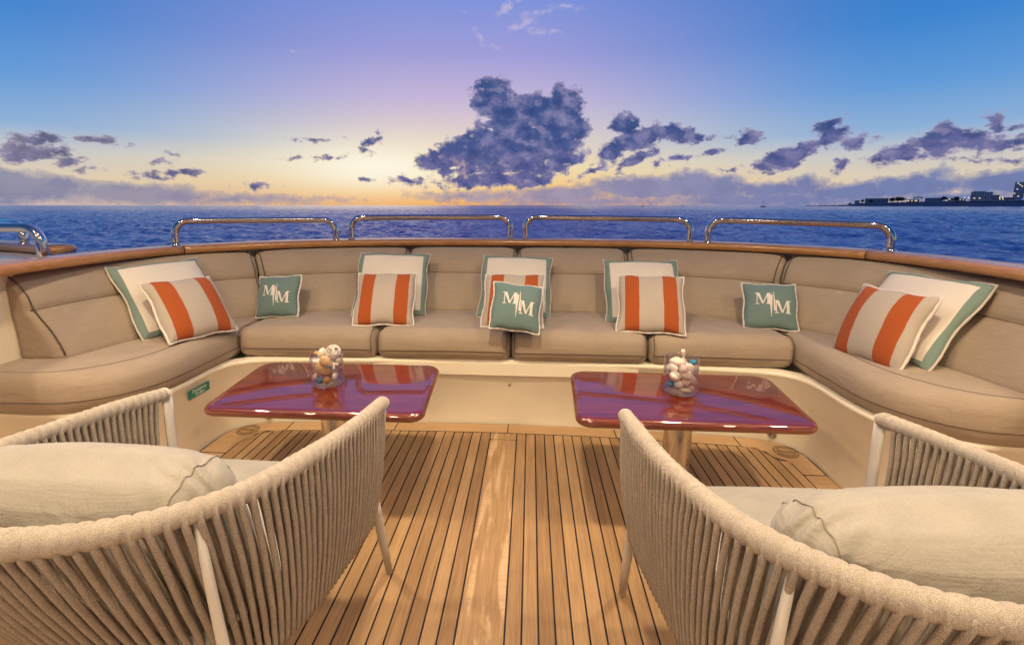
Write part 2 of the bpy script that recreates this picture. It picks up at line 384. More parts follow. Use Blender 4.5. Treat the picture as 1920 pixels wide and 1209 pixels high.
def teak(name, attr=True, worn=False, c0=(0.245, 0.135, 0.055, 1), c1=(0.48, 0.30, 0.14, 1), axis=1):
    m, T, b = mat(name, rough=0.55); co = geo_co(T)
    if attr:
        at = T.new('ShaderNodeAttribute', attribute_name='tone').outputs['Fac']
        co = T.vm('ADD', co, T.comb(0., T.m('MULTIPLY', at, 37.0), T.m('MULTIPLY', at, 11.0)))
    sc = (130, 5, 130) if axis == 1 else (5, 130, 130)
    sc2 = (420, 16, 420) if axis == 1 else (16, 420, 420)
    g = T.noise(T.scl(co, sc), 1.0, 5, 0.6, 0.6); g2 = T.noise(T.scl(co, sc2), 1.0, 2); bl = T.noise(co, 3.2, 4, 0.6)
    f = T.m('ADD', T.m('MULTIPLY', g, 0.55), T.m('ADD', T.m('MULTIPLY', g2, 0.2), T.m('MULTIPLY', bl, 0.35)))
    if attr: f = T.m('ADD', f, T.m('MULTIPLY', T.m('SUBTRACT', at, 0.5), 0.20))
    col = T.mix(T.ss(f, 0.28, 0.82), c0, c1)
    if worn:
        wn = T.noise(T.scl(geo_co(T), (22, 2.6, 1)), 1.0, 5, 0.6, 0.8)
        sx = T.noise(T.scl(geo_co(T), (12, 90, 1)), 1.0, 3)
        col = T.mix(T.m('MULTIPLY', T.ss(wn, 0.50, 0.62), T.ss(sx, 0.2, 0.6, 0.45, 0.9)), col, (0.62, 0.42, 0.23, 1))
    spots = T.noise(geo_co(T), 16, 2)
    col = T.mix(T.ss(spots, 0.74, 0.80, 0, 0.5), col, (0.10, 0.05, 0.022, 1))
    T.put(b.inputs['Base Color'], col)
    T.put(b.inputs['Roughness'], T.m('ADD', 0.42, T.m('MULTIPLY', bl, 0.25)))
    bump(T, b, g, 0.12, 0.001)
    return m
M['teak'] = teak('teak_planks'); M['teak_worn'] = teak('teak_king_plank', worn=True)
M['teak_margin'] = teak('teak_margin', axis=0, c0=(0.36, 0.21, 0.095, 1), c1=(0.54, 0.35, 0.18, 1))
def varnish():
    m, T, b = mat('varnished_cap', rough=0.25); co = geo_co(T)
    g = T.noise(T.scl(co, (14, 14, 90)), 1.0, 5, 0.6, 0.5); bl = T.noise(co, 2.0, 3)
    T.put(b.inputs['Base Color'], T.mix(T.ss(T.m('ADD', T.m('MULTIPLY', g, 0.6), T.m('MULTIPLY', bl, 0.4)), 0.3, 0.7), (0.33, 0.14, 0.042, 1), (0.50, 0.25, 0.09, 1)))
    b.inputs['Coat Weight'].default_value = 0.35; b.inputs['Coat Roughness'].default_value = 0.2
    return m
M['cap'] = varnish()
def mahogany():
    m, T, b = mat('mahogany_gloss', rough=0.3); co = obj_co(T)
    g = T.noise(T.scl(co, (5, 70, 90)), 1.0, 6, 0.6, 0.8)
    T.put(b.inputs['Base Color'], T.mix(T.ss(g, 0.3, 0.7), (0.085, 0.010, 0.0025, 1), (0.19, 0.030, 0.006, 1)))
    b.inputs['Coat Weight'].default_value = 1.0; b.inputs['Coat Roughness'].default_value = 0.012; b.inputs['Coat IOR'].default_value = 2.1
    b.inputs['Coat Tint'].default_value = (1, 0.80, 0.72, 1)
    n = T.new('ShaderNodeBump'); n.inputs['Strength'].default_value = 0.04; n.inputs['Distance'].default_value = 0.002
    T.put(n.inputs['Height'], T.noise(co, 7, 2)); T.l.new(n.outputs[0], b.inputs['Coat Normal'])
    return m
M['mahogany'] = mahogany()
def glass():
    m = bpy.data.materials.new('clear_glass'); m.use_nodes = True
    T = NT(m.node_tree); T.n.clear()
    tr = T.new('ShaderNodeBsdfTransparent'); tr.inputs[0].default_value = (0.965, 0.965, 0.98, 1)
    gl = T.new('ShaderNodeBsdfGlossy'); gl.inputs['Roughness'].default_value = 0.02; gl.inputs['Color'].default_value = (1, 1, 1, 1)
    lw = T.new('ShaderNodeLayerWeight'); lw.inputs[0].default_value = 0.42
    mx = T.new('ShaderNodeMixShader'); T.l.new(T.m('MULTIPLY_ADD', T.m('POWER', lw.outputs['Facing'], 1.5), 0.62, 0.03), mx.inputs[0])
    T.l.new(tr.outputs[0], mx.inputs[1]); T.l.new(gl.outputs[0], mx.inputs[2])
    o = T.new('ShaderNodeOutputMaterial'); T.l.new(mx.outputs[0], o.inputs[0])
    return m
M['glass'] = glass()
def shell_mat(name, c, v=0.25, rough=0.55):
    m, T, b = mat(name, rough=rough); co = obj_co(T)
    n = T.noise(co, 60, 4, 0.6); k = T.m('ADD', 1-v/2, T.m('MULTIPLY', n, v))
    T.put(b.inputs['Base Color'], T.mix(1.0, tuple(c)+(1,), T.comb(k, k, k), 'MULTIPLY')); bump(T, b, n, 0.3, 0.002)
    return m
M['sh_white'] = shell_mat('white_shell', (0.78, 0.70, 0.60)); M['sh_cream'] = shell_mat('cream_shell', (0.72, 0.58, 0.45))
M['sh_tan'] = shell_mat('tan_shell', (0.66, 0.42, 0.20)); M['sh_ochre'] = shell_mat('ochre_ball', (0.50, 0.26, 0.07), 0.5)
M['sh_blue'] = shell_mat('blue_ball', (0.015, 0.24, 0.36), 0.4, 0.7); M['sh_pink'] = shell_mat('pink_shell', (0.72, 0.54, 0.46))
M['sign_green'] = mat('sign_green', (0.0, 0.17, 0.11), 0.3)[0]; M['sign_white'] = mat('sign_white', (0.8, 0.82, 0.78), 0.4)[0]
M['ceiling'] = mat('ceiling_paint', (0.78, 0.72, 0.60), 0.5)[0]
M['hull'] = mat('hull_paint', (0.7, 0.66, 0.58), 0.25)[0]
M['inlay_dark'] = mat('engraved_line', (0.07, 0.035, 0.015), 0.6)[0]
M['inlay'] = mat('inlay_teak', (0.36, 0.215, 0.10), 0.5)[0]
M['chrome_dark'] = mat('fitting_steel', (0.35, 0.31, 0.26), 0.3, 1.0)[0]

# ------------------------------------------------------------------ sea
def build_sea():
    z0 = -4.5
    fine = np.radians(np.linspace(-60, 56, 900)); coarse = np.radians(np.linspace(56, 300, 60))[1:-1]
    azs = np.concatenate([fine, coarse])
    rr = [30.0]
    while rr[-1] < 30000: rr.append(rr[-1]*(1+(0.02 if rr[-1] < 58 else 0.0029+0.0075*min(1, max(0, rr[-1]-250)/2500))))
    rr = np.array(rr)
    A, Rr = np.meshgrid(azs, rr)
    X = np.sin(A)*Rr; Y = np.cos(A)*Rr; Z = np.zeros_like(X)
    dr = np.gradient(rr)[:, None]*np.ones_like(Rr)
    rs = np.random.RandomState(3)
    for k in range(70):
        lam = 0.9*(11/0.9)**rs.rand(); th = rs.normal(math.radians(235), 0.6)
        kk = 2*PI/lam; amp = 0.0070*lam**0.86*(0.5+rs.rand())
        ph = rs.rand()*2*PI
        arg = kk*(X*math.cos(th)+Y*math.sin(th)) + ph + 0.8*np.sin(0.02*X*rs.rand()+0.03*Y*rs.rand())
        w = np.clip(lam/(2.2*dr)-0.5, 0, 1)
        Z += w*amp*(np.sin(arg)+0.28*np.cos(2*arg))
    inner = (Rr < 31)
    Z = np.where(inner, 0, Z)
    co = np.stack([X, Y, Z+z0], -1).reshape(-1, 3)
    nA, nR = len(azs), len(rr)
    co = np.concatenate([co, [[0, 0, z0]]])
    i = np.arange(nR-1)[:, None]; j = np.arange(nA)[None, :]; j2 = (j+1) % nA
    q = np.stack([i*nA+j, (i+1)*nA+j, (i+1)*nA+j2, i*nA+j2], -1).reshape(-1, 4)
    q = q[:, ::-1]
    tri = np.stack([np.full(nA, nR*nA), (np.arange(nA)+1) % nA, np.arange(nA)], -1)[:, ::-1]
    loops = np.concatenate([q.ravel(), tri.ravel()]); starts = np.concatenate([np.arange(len(q))*4, len(q)*4+np.arange(nA)*3])
    me = bpy.data.meshes.new('sea'); me.vertices.add(len(co)); me.vertices.foreach_set('co', co.ravel().astype(np.float32))
    me.loops.add(len(loops)); me.loops.foreach_set('vertex_index', loops.astype(np.int32))
    me.polygons.add(len(starts)); me.polygons.foreach_set('loop_start', starts.astype(np.int32))
    me.polygons.foreach_set('use_smooth', np.ones(len(starts), bool))
    me.update(calc_edges=True); me.validate()
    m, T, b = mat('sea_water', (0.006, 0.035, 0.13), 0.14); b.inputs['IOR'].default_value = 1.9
    co = geo_co(T)
    dist = T.vm('LENGTH', co, out=1)
    n = T.m('ADD', T.noise(T.scl(co, (1, 1, 1)), 1.3, 5, 0.65), T.m('MULTIPLY', T.noise(T.scl(co, (0.6, 1.0, 1)), 0.16, 7, 0.75), 3.0))
    bp = T.new('ShaderNodeBump'); bp.inputs['Distance'].default_value = 0.5
    T.put(bp.inputs['Strength'], T.ss(dist, 60., 900., 0.55, 0.85)); T.put(bp.inputs['Height'], n)
    T.l.new(bp.outputs[0], b.inputs['Normal'])
    sky_glint = T.noise(T.scl(co, (1.0, 0.42, 1)), 0.045, 9, 0.9)  # pale patches stand for sky reflections on the chop, painted into the colour
    T.put(b.inputs['Base Color'], T.mix(T.ss(sky_glint, 0.465, 0.55, 0, 0.95), (0.10, 0.22, 0.60, 1), (0.84, 0.80, 0.94, 1)))
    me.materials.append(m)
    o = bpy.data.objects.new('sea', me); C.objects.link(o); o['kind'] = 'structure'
build_sea()

# ------------------------------------------------------------------ deck
def edge_y(x): return 2.212 - 0.05*(abs(x)/1.1)**2
def build_deck():
    mb = MB(); mb.box(-2.15, 2.15, -3.0, 2.9, -0.10, -0.004)
    base = mb.build('deck', M['black'], smooth=False); base['kind'] = 'structure'
    g = 0.0026
    vs, fs, mi, tone = [], [], [], []
    def poly(pts, m, t=None):
        n = len(vs); vs.extend([(x, y, 0.) for x, y in pts]); fs.append(tuple(range(n, n+len(pts)))); mi.append(m); tone.append(random.random() if t is None else t)
        # little side walls so that the seam reads as a groove
        for i in range(len(pts)):
            a, b = pts[i], pts[(i+1) % len(pts)]; k = len(vs)
            vs.extend([(a[0], a[1], 0.), (b[0], b[1], 0.), (b[0], b[1], -.004), (a[0], a[1], -.004)])
            fs.append((k+3, k+2, k+1, k)); mi.append(3); tone.append(tone[-1])
    def split(x0, x1, y0, y1f, m):
        # one plank run, cut into one or two lengths
        y = y0
        cut = random.choice([None, None, random.uniform(-0.6, 0.2)])
        ya, yb = y1f(x0), y1f(x1)
        if cut is not None:
            poly([(x0, y0), (x1, y0), (x1, cut-g), (x0, cut-g)], m); y = cut+g
        poly([(x0, y), (x1, y), (x1, yb), (x0, ya)], m)
    def inner(x):
        a = abs(x)
        if a < 1.222: return edge_y(x)-0.10-g
        return 1.958 - (a-1.222)*0.3
    xs = [0.072]
    while xs[-1] < 1.28: xs.append(xs[-1] + 0.0450)
    xs[-1] = 1.287
    for a, b in zip(xs, xs[1:]):
        if b-a < 0.012: continue
        split(a+g, b-g, -3.0, inner, 0)
    xs = [-0.058]
    while xs[-1] > -1.24: xs.append(xs[-1] - 0.0455)
    xs[-1] = -1.255
    for a, b in zip(xs, xs[1:]):
        split(b+g, a-g, -3.0, inner, 0)
    # king plank with its two stepped ends
    poly([(-0.058+g, -3), (0.072-g, -3), (0.072-g, 2.035), (0.066, 2.045), (-0.05, 2.045), (-0.058+g, 2.035)], 1, 0.6)
    poly([(-0.058+g, 2.045+g), (0.072-g, 2.045+g), (0.072-g, edge_y(0)-0.1-g), (-0.058+g, edge_y(0)-0.1-g)], 1, 0.6)
    # margin boards
    def strip(x0, x1, n=10):
        X = [x0+(x1-x0)*i/n for i in range(n+1)]
        poly([(x, edge_y(x)-0.10+g) for x in X] + [(x, edge_y(x)-0.0075) for x in reversed(X)], 2)
    strip(-1.098+g, -0.55-g); strip(-0.55+g, 0.025-g); strip(0.025+g, 0.56-g); strip(0.56+g, 1.132-g)
    for s, x1, x2 in ((1, 1.132, 1.287), (-1, 1.098, 1.255)):
        o1 = 1.380
        pts = [(x1+g, edge_y(x1)-0.10+g), (1.20, 2.035), (1.222, 2.022), (1.232, 1.985), (1.25, 1.962), (x2-0.012, 1.95), (x2+g, 1.925), (x2+g, 1.84+g),
               (o1, 1.84+g), (o1, 1.99), (1.366, 2.045), (1.34, 2.086), (1.295, edge_y(1.295)-0.022), (1.24, edge_y(1.24)-0.010), (x1+g, edge_y(x1)-0.0075)]
        pts = [(s*x, y) for x, y in pts]
        if s < 0: pts = pts[::-1]
        poly(pts, 2, 0.7)
        pts = [(s*(x2+g), 1.84-g), (s*o1, 1.84-g), (s*o1, 1.50), (s*(x2+g), 1.50)]
        poly(pts if s < 0 else pts[::-1], 2, 0.4)
        q = [(s*(o1+g), 1.50), (s*(o1+g), 1.86), (s*1.392, 1.78), (s*1.412, 1.665), (s*1.483, 1.562), (s*1.575, 1.512), (s*1.66, 1.50)]
        poly(q if s < 0 else q[::-1], 2, 0.5)
        k = 0; x = x2
        while x < 2.1:
            a, b = x+g, min(x+0.045, 2.1)-g
            q = [(s*a, -3), (s*b, -3), (s*b, 1.495), (s*a, 1.495)]
            if b > a: poly(q if s > 0 else q[::-1], 0)
            x += 0.045
    o = mesh_obj('deck_planking', vs, fs, smooth=False, mats=[M['teak'], M['teak_worn'], M['teak_margin'], M['black']], midx=mi)
    at = o.data.attributes.new('tone', 'FLOAT', 'FACE'); at.data.foreach_set('value', tone[:len(o.data.polygons)])
    o.parent = base
build_deck()

def text_mesh(body, size, name, mat_, parent=None, M4=None, shear=0., align='CENTER', extrude=0.0004, spacing=1.0):
    cu = bpy.data.curves.new('t', 'FONT'); cu.body = body; cu.size = size; cu.align_x = align; cu.align_y = 'CENTER'; cu.shear = shear
    cu.extrude = extrude; cu.resolution_u = 3; cu.space_line = 0.85; cu.space_character = spacing
    ob = bpy.data.objects.new('t', cu); C.objects.link(ob)
    bpy.context.view_layer.update()
    me = bpy.data.meshes.new_from_object(ob.evaluated_get(bpy.context.evaluated_depsgraph_get()))
    bpy.data.objects.remove(ob)
    me.name = name
    if M4 is not None: me.transform(M4)
    me.materials.clear(); me.materials.append(mat_)
    o = bpy.data.objects.new(name, me); C.objects.link(o)
    if parent: o.parent = parent
    return o

def ring(mb, r0, r1, z, c=(0, 0), n=48, a0=0, a1=2*PI, z0=0):
    vs = []; fs = []
    for i in range(n+1):
        a = a0+(a1-a0)*i/n
        for r in (r0, r1): vs.append((c[0]+r*math.cos(a), c[1]+r*math.sin(a), z))
    for i in range(n): fs.append((2*i, 2*i+1, 2*i+3, 2*i+2))
    mb.add(vs, fs)
def build_inlay(x, y, rz, label):
    t = thing('deck_inlay', label, 'inlay', (x, y, 0), rz, 'round inlays in the deck corners')
    m = MB(); m.lathe([(0.0, 0.0022), (0.052, 0.0022), (0.0535, 0.0008), (0.0535, -0.003)], 48); d = m.build('disc', M['inlay'], t)
    m = MB(); ring(m, 0.0485, 0.0515, 0.0028); ring(m, 0.035, 0.039, 0.0028, a0=0.5, a1=2.6); ring(m, 0.035, 0.039, 0.0028, a0=3.7, a1=5.8)
    m.build('ring', M['inlay_dark'], t, smooth=False)
    text_mesh('Benetti', 0.027, 'lettering', M['inlay_dark'], t, Matrix.Translation((0, 0, 0.0027)), shear=0.35, extrude=0.0002)
build_inlay(1.313, 2.023, R(-6), 'round engraved inlay in the right rear corner of the teak deck')
build_inlay(-1.286, 2.054, R(174), 'round engraved inlay in the left rear corner of the teak deck')

# ------------------------------------------------------------------ seating plan curves (left end -> right end)
def mirror(h): return [(-x, y) for x, y in reversed(h)] + [(x, y) for x, y in h[1:]]
BASE = mirror([(0, 2.60), (0.69, 2.59), (1.05, 2.545), (1.33, 2.44), (1.53, 2.26), (1.645, 2.02), (1.71, 1.78), (1.745, 1.58), (1.76, 1.4)])
BACK = mirror([(0, 2.945), (0.70, 2.915), (1.14, 2.815), (1.50, 2.62), (1.735, 2.37), (1.83, 2.07), (1.865, 1.79), (1.86, 1.58), (1.84, 1.4)])
pB, pC = Path(BASE), Path(BACK)
def plan(d):            # d: arc length on the base curve -> base point, back point
    k = np.interp(d, pB.knots, range(len(pB.knots)))
    return pB.at(d), pC.at(np.interp(k, range(len(pC.knots)), pC.knots))
def d_at_x(x):
    xs = pB._p[:, 0]; return float(np.interp(x, xs[20:-20], pB._L[20:-20]))
def d_at_y(y, side):
    n = len(pB._L)//5
    if side < 0: return float(np.interp(y, pB._p[:n, 1], pB._L[:n]))
    return float(np.interp(-y, -pB._p[-n:, 1], pB._L[-n:]))

sofa = thing('sofa', 'long curved beige built-in bench sofa with cream base along the stern', 'sofa', (0, 2.2, 0))
SOFF = Vector((0, -2.2, 0))
def local(o): o.location = SOFF; return o

# base of the sofa: front panel, curved to both ends, with a rolled lip
def build_sofa_base():
    half = [(0.0, 2.213), (0.6, 2.193), (1.0, 2.172), (1.2, 2.152), (1.30, 2.125), (1.365, 2.07), (1.39, 1.98), (1.392, 1.88), (1.395, 1.78), (1.42, 1.66), (1.49, 1.555), (1.58, 1.505), (1.70, 1.488), (2.0, 1.488)]
    P = Path(mirror(half), 6).p
    prof = [(0.0, -0.004), (0.0, 0.322), (-0.003, 0.325), (-0.003, 0.338), (0.004, 0.343), (0.06, 0.343)]
    vs, fs = [], []
    for i, p in enumerate(P):
        a = P[max(i-1, 0)]; b = P[min(i+1, len(P)-1)]; t = (b-a).normalized(); n = Vector((-t.y, t.x, 0))
        for u, z in prof: vs.append((p.x+n.x*u, p.y+n.y*u, z))
    m = len(prof)
    for i in range(len(P)-1):
        for k in range(m-1): fs.append((i*m+k, (i+1)*m+k, (i+1)*m+k+1, i*m+k+1))
    local(mesh_obj('base_panel', vs, fs, M['cream'], sofa))
    # the shelf the cushions lie on, built as plates set well under them
    mb = MB(); mb.box(-1.37, 1.37, 2.19, 2.86, 0.27, 0.332); mb.box(-2.02, -1.44, 1.56, 2.45, 0.27, 0.332); mb.box(1.44, 2.02, 1.56, 2.45, 0.27, 0.332)
    local(flat(mb.build('seat_shelf', M['cream'], sofa)))
    for x, y, z, rz in ((0.03, 2.211, 0.214, 0),):
        mb = MB(); mb.lathe([(0, -0.003), (0.006, -0.003), (0.0075, 0.0), (0.0075, 0.004)], 16); mb.xf(lambda a, b, c: (a, c, b))
        o = local(mb.build('stud', M['chrome_dark'], sofa)); mb = None; o.location = SOFF + Vector((x, y, z))
    mb = MB(); mb.lathe([(0, -0.003), (0.006, -0.003), (0.0075, 0.0), (0.0075, 0.004)], 16); mb.xf(lambda a, b, c: (-c, a, b))
    o = mb.build('stud', M['chrome_dark'], sofa); o.location = SOFF + Vector((1.3905, 2.0, 0.216))
    for x, y, rz in ((-1.225, 2.146, R(12)), (1.30, 2.124, R(-24))):
        mb = MB(); mb.lathe([(0, -0.004), (0.006, -0.004), (0.008, -0.008), (0.016, -0.008), (0.018, -0.004), (0.018, 0.006)], 24); mb.xf(lambda a, b, c: (a, c, b))
        o = mb.build('drain_fitting', M['chrome_dark'], sofa); o.location = SOFF + Vector((x, y, 0.034)); o.rotation_euler = (0, 0, rz)
build_sofa_base()

SEAT_TOP = 0.497
def cushion(name, dims, warp, segs, mat_=None, seams=(), parent=None, place=local, r=0.05, pip=0.0022):
    L, D, H = dims
    vs, fs = rbox(L, D, H, r, *segs)
    o = place(mesh_obj(name, [warp(*v) for v in vs], fs, mat_ or M['sofa'], parent or sofa))
    mb = MB()
    for s, closed in seams:
        mb.tube([warp(*v) for v in s], pip, 5, closed=closed)
    if seams:
        p = mb.build('piping', M['piping'], o)
    return o

def seam_x(L, D, H, r, where, z=None, y=None, n=50, e=0.0008, inset=0.0):
    """a seam that runs the length of the box: on the front face at height z, or on the top at depth y"""
    X = [-L/2+inset + (L-2*inset)*i/n for i in range(n+1)]
    if where == 'front': return ([(x, -D/2-e, z) for x in X], False)
    return ([(x, y, H/2+e) for x in X], False)
def seam_end(L, D, H, r, x, e=0.0008):
    pts = []; c = 0.72
    h, d = H/2, D/2
    pts += [(x, -d-e, -h+r)] + [(x, -d-e, z) for z in np.linspace(-h+r, h-r, 8)[1:]]
    pts += [(x, -d+r-(r+e)*math.cos(a), h-r+(r+e)*math.sin(a)) for a in (0.4, 0.8, 1.2, PI/2)]
    pts += [(x, y, h+e) for y in np.linspace(-d+r, d-r, 8)[1:]]
    return (pts, False)

# --- seat cushions of the straight row
def front_y(x): return 2.192 - 0.022*(abs(x)/1.38)**2
def make_seats():
    xs = [-1.385, -0.655, 0.035, 0.717, 1.402]; H = 0.165; r = 0.05
    for i in range(4):
        x0, x1 = xs[i]+0.003, xs[i+1]-0.003; L = x1-x0; xc = (x0+x1)/2; D = 0.60
        nz = smooth_noise(10+i, 6, 5, 14)
        def warp(x, y, z, xc=xc, L=L, D=D, nz=nz):
            f = (y+D/2)/D; u = x/(L/2); h = (z+H/2)/H
            X = xc+x; Yf = front_y(X); Y = Yf + f*(2.80-Yf)
            # belly of the front roll, slight crown, pinched sides
            if f < 0.25: Y -= 0.020*math.sin(PI*min(max(h, 0), 1))*(1-f/0.25)*(1-0.5*abs(u)**4)
            Z = 0.335+z+H/2 + (0.008*(1-u*u) - 0.006*abs(u)**6)*h*(1-0.3*f) - 0.006*h*math.exp(-((f-0.11)/0.025)**2)
            q = nz(X, Y, Z)*0.0035*min(1, 3*h)
            return (X, Y, Z+q)
        s = [seam_x(L, D, H, r, 'top', y=-D/2+0.07, inset=0.012), seam_x(L, D, H, r, 'front', z=-H/2+0.060, inset=0.012),
             seam_end(L, D, H, r, -L/2+0.016), seam_end(L, D, H, r, L/2-0.016)]
        cushion('seat_cushion', (L, D, H), warp, (22, 16, 6), seams=s, r=r)
    # --- curved end cushions
    for side in (-1, 1):
        xi = 1.385 if side < 0 else 1.402
        inner = Path([(xi+0.003, 2.72), (xi+0.003, 2.45), (xi+0.004, 2.2), (xi+0.004, 1.95), (xi+0.005, 1.78), (xi+0.03, 1.66), (xi+0.10, 1.555), (xi+0.20, 1.495), (xi+0.33, 1.475), (xi+0.60, 1.475)])
        outer = Path([(xi+0.02, 2.80), (1.52, 2.66), (1.74, 2.46), (1.86, 2.2), (1.93, 2.0), (1.97, 1.85), (1.99, 1.74), (2.0, 1.66), (2.01, 1.6), (2.02, 1.56)])
        L = 1.5; D = 0.5; nz = smooth_noise(30+side, 6, 5, 12)
        def warp(x, y, z, inner=inner, outer=outer, side=side, nz=nz):
            t = (x+L/2)/L; f = (y+D/2)/D; h = (z+H/2)/H
            kt = t*(len(inner.knots)-1)
            a = inner.at(np.interp(kt, range(len(inner.knots)), inner.knots)); b = outer.at(np.interp(kt, range(len(outer.knots)), outer.knots))
            n = (b-a); w = n.length; n.normalize()
            # keep the roll at a constant depth whatever the width of the cushion
            fr = f*D; 
            off = fr if fr < 0.12 else 0.12+(fr-0.12)/(D-0.12)*(w-0.12)
            if fr < 0.12: off -= 0.018*math.sin(PI*min(max(h, 0), 1))*(1-fr/0.12)
            p = a+n*off
            Z = 0.335+z+H/2 + 0.008*h*math.sin(PI*min(max(f, 0), 1)) - 0.005*h*math.exp(-((fr-0.075)/0.012)**2)
            return (side*p.x, p.y, Z+nz(p.x, p.y, Z)*0.004*min(1, 3*h))
        s = [seam_x(L, D, H, r, 'front', z=-H/2+0.060, inset=0.012, n=90), ([(x, -D/2+0.075, H/2+0.0008) for x in np.linspace(-0.20, L/2-0.012, 90)], False),
             seam_end(L, D, H, r, -L/2+0.014)]
        vs, fs = rbox(L, D, H, r, 60, 14, 6)
        if side < 0: pass
        V = [warp(*v) for v in vs]
        F = fs if side < 0 else [f[::-1] for f in fs]
        F = [f[::-1] for f in F]
        o = local(mesh_obj('seat_cushion', V, F, M['sofa'], sofa)); o['label'] = 'seat cushion with a rounded end'
        mb = MB()
        for q, cl in s: mb.tube([warp(*v) for v in q], 0.0022, 5)
        mb.build('piping', M['piping'], o)
make_seats()

# --- back cushions
def make_backs():
    H = 0.375; D = 0.20
    ends = [d_at_y(1.63, -1), d_at_x(-1.345), d_at_x(-0.645), d_at_x(0.045), d_at_x(0.718), d_at_x(1.36), d_at_y(1.50, 1)]
    for i in range(6):
        a, b = ends[i]+0.003, ends[i+1]-0.003; L = b-a; mid = (a+b)/2
        nz = smooth_noise(50+i, 7, 4, 13); r = 0.045
        def warp(x, y, z, mid=mid, L=L, nz=nz):
            B, Cc = plan(mid+x); n = Cc-B; w = n.length+0.035; n.normalize()
            f = (y+D/2)/D; w += 0.055*min(1.0, max(0.0, (0.30-w)/0.1)); g = (z+H/2)/H; u = x/(L/2)
            wide = min(1.0, max(0.0, (w-0.16)/0.2))
            lean = 0.30*wide + 0.152*(1-wide)
            fr = lean*(g**1.1) - 0.018*math.sin(PI*min(g/0.62, 1))*(1 if g < 0.62 else 0) - (0.020*math.sin(PI*min(max((g-0.62)/0.38, 0), 1)) if g > 0.62 else 0)
            fr += 0.010*math.exp(-((g-0.62)/0.02)**2)
            fr += 0.012*abs(u)**8
            p = B+n*(fr + max(w-fr, 0.05)*f)
            Z = 0.475+z+H/2 - 0.010*abs(u)**6*g - 0.012*max(0, abs(mid+x-pB.len/2)/(pB.len/2)-0.2)*0
            q = nz(p.x, p.y, Z)*0.005
            return (p.x-n.x*q, p.y-n.y*q, Z+q*0.4)
        s = [seam_x(L, D, H, r, 'front', z=-H/2+0.62*H, inset=0.014, n=max(40, int(L*60))), seam_end(L, D, H, r, -L/2+0.016), seam_end(L, D, H, r, L/2-0.016)]
        cushion('back_cushion', (L, D, H), warp, (int(26*L/0.7), 5, 26), seams=s, r=r, pip=0.003)
make_backs()

# ------------------------------------------------------------------ bulwark: coaming, hull side, wooden cap in three lengths
bul = thing('bulwark', 'curved cream stern bulwark topped with a varnished wooden cap rail', 'bulwark', (0, 2.95, 0))
BOFF = Vector((0, -2.95, 0))
def sweep_plan(P, prof, closed=True):
    vs, fs = [], []; m = len(prof)
    for i, p in enumerate(P):
        a = P[max(i-1, 0)]; b = P[min(i+1, len(P)-1)]; t = (b-a).normalized(); n = Vector((-t.y, t.x, 0))
        for u, z in prof: vs.append((p.x+n.x*u, p.y+n.y*u, z))
    for i in range(len(P)-1):
        for k in range(m if closed else m-1):
            k2 = (k+1) % m; fs.append((i*m+k, (i+1)*m+k, (i+1)*m+k2, i*m+k2))
    if closed:
        fs.append(tuple(range(m))); fs.append(tuple((len(P)-1)*m+k for k in reversed(range(m))))
    return vs, fs
CAPL = mirror([(0, 2.955), (0.5, 2.945), (0.95, 2.875), (1.30, 2.745), (1.575, 2.555), (1.765, 2.335), (1.835, 2.07), (1.85, 1.79), (1.83, 1.5), (1.78, 1.15), (1.74, 0.6), (1.74, 0.0)])
pCap = Path(CAPL, 12)
def cap_slice(d0, d1, n):
    return [pCap.at(d0+(d1-d0)*i/n) for i in range(n+1)]
wallp = Path([(p[0]*1.0, p[1]) for p in CAPL], 8).p
vs, fs = sweep_plan(wallp, [(0.112, 0.0), (0.100, 0.858), (0.150, 0.858), (0.17, 0.0), (0.19, -4.7), (0.14, -4.7)])
o = mesh_obj('coaming', vs, fs, M['cream'], bul); o.location = BOFF; flat(o); bevel(o, 0.004)
def cap_d(x, left):
    n = len(pCap._L); ids = [k for k in range(n) if pCap._p[k, 1] > 2.05 and (pCap._p[k, 0] < 0) == left]
    ids.sort(key=lambda k: abs(pCap._p[k, 0]-x)); return pCap._L[ids[0]]
j1, j2 = cap_d(-1.755, True), cap_d(1.765, False)
cprof = []
for u, z in [(0.006, 0.858), (0.0, 0.864), (-0.002, 0.876), (0.0, 0.890), (0.008, 0.8975), (0.03, 0.9), (0.145, 0.9), (0.164, 0.896), (0.172, 0.888), (0.174, 0.874), (0.168, 0.862), (0.16, 0.858)]:
    cprof.append((u, z))
for a, b, n in ((0, j1-0.003, 50), (j1+0.003, j2-0.003, 120), (j2+0.003, pCap.len, 50)):
    vs, fs = sweep_plan(cap_slice(a, b, n), cprof)
    o = mesh_obj('cap_rail', vs, fs, M['cap'], bul); o.location = BOFF
for dj in (j1, j2):
    P = [pCap.at(dj-0.004), pCap.at(dj+0.004)]
    vs, fs = sweep_plan(P, [(u*0.96+0.002, 0.879+(z-0.879)*0.94) for u, z in cprof])
    o = mesh_obj('cap_joint', vs, fs, M['black'], bul, smooth=False); o.location = BOFF

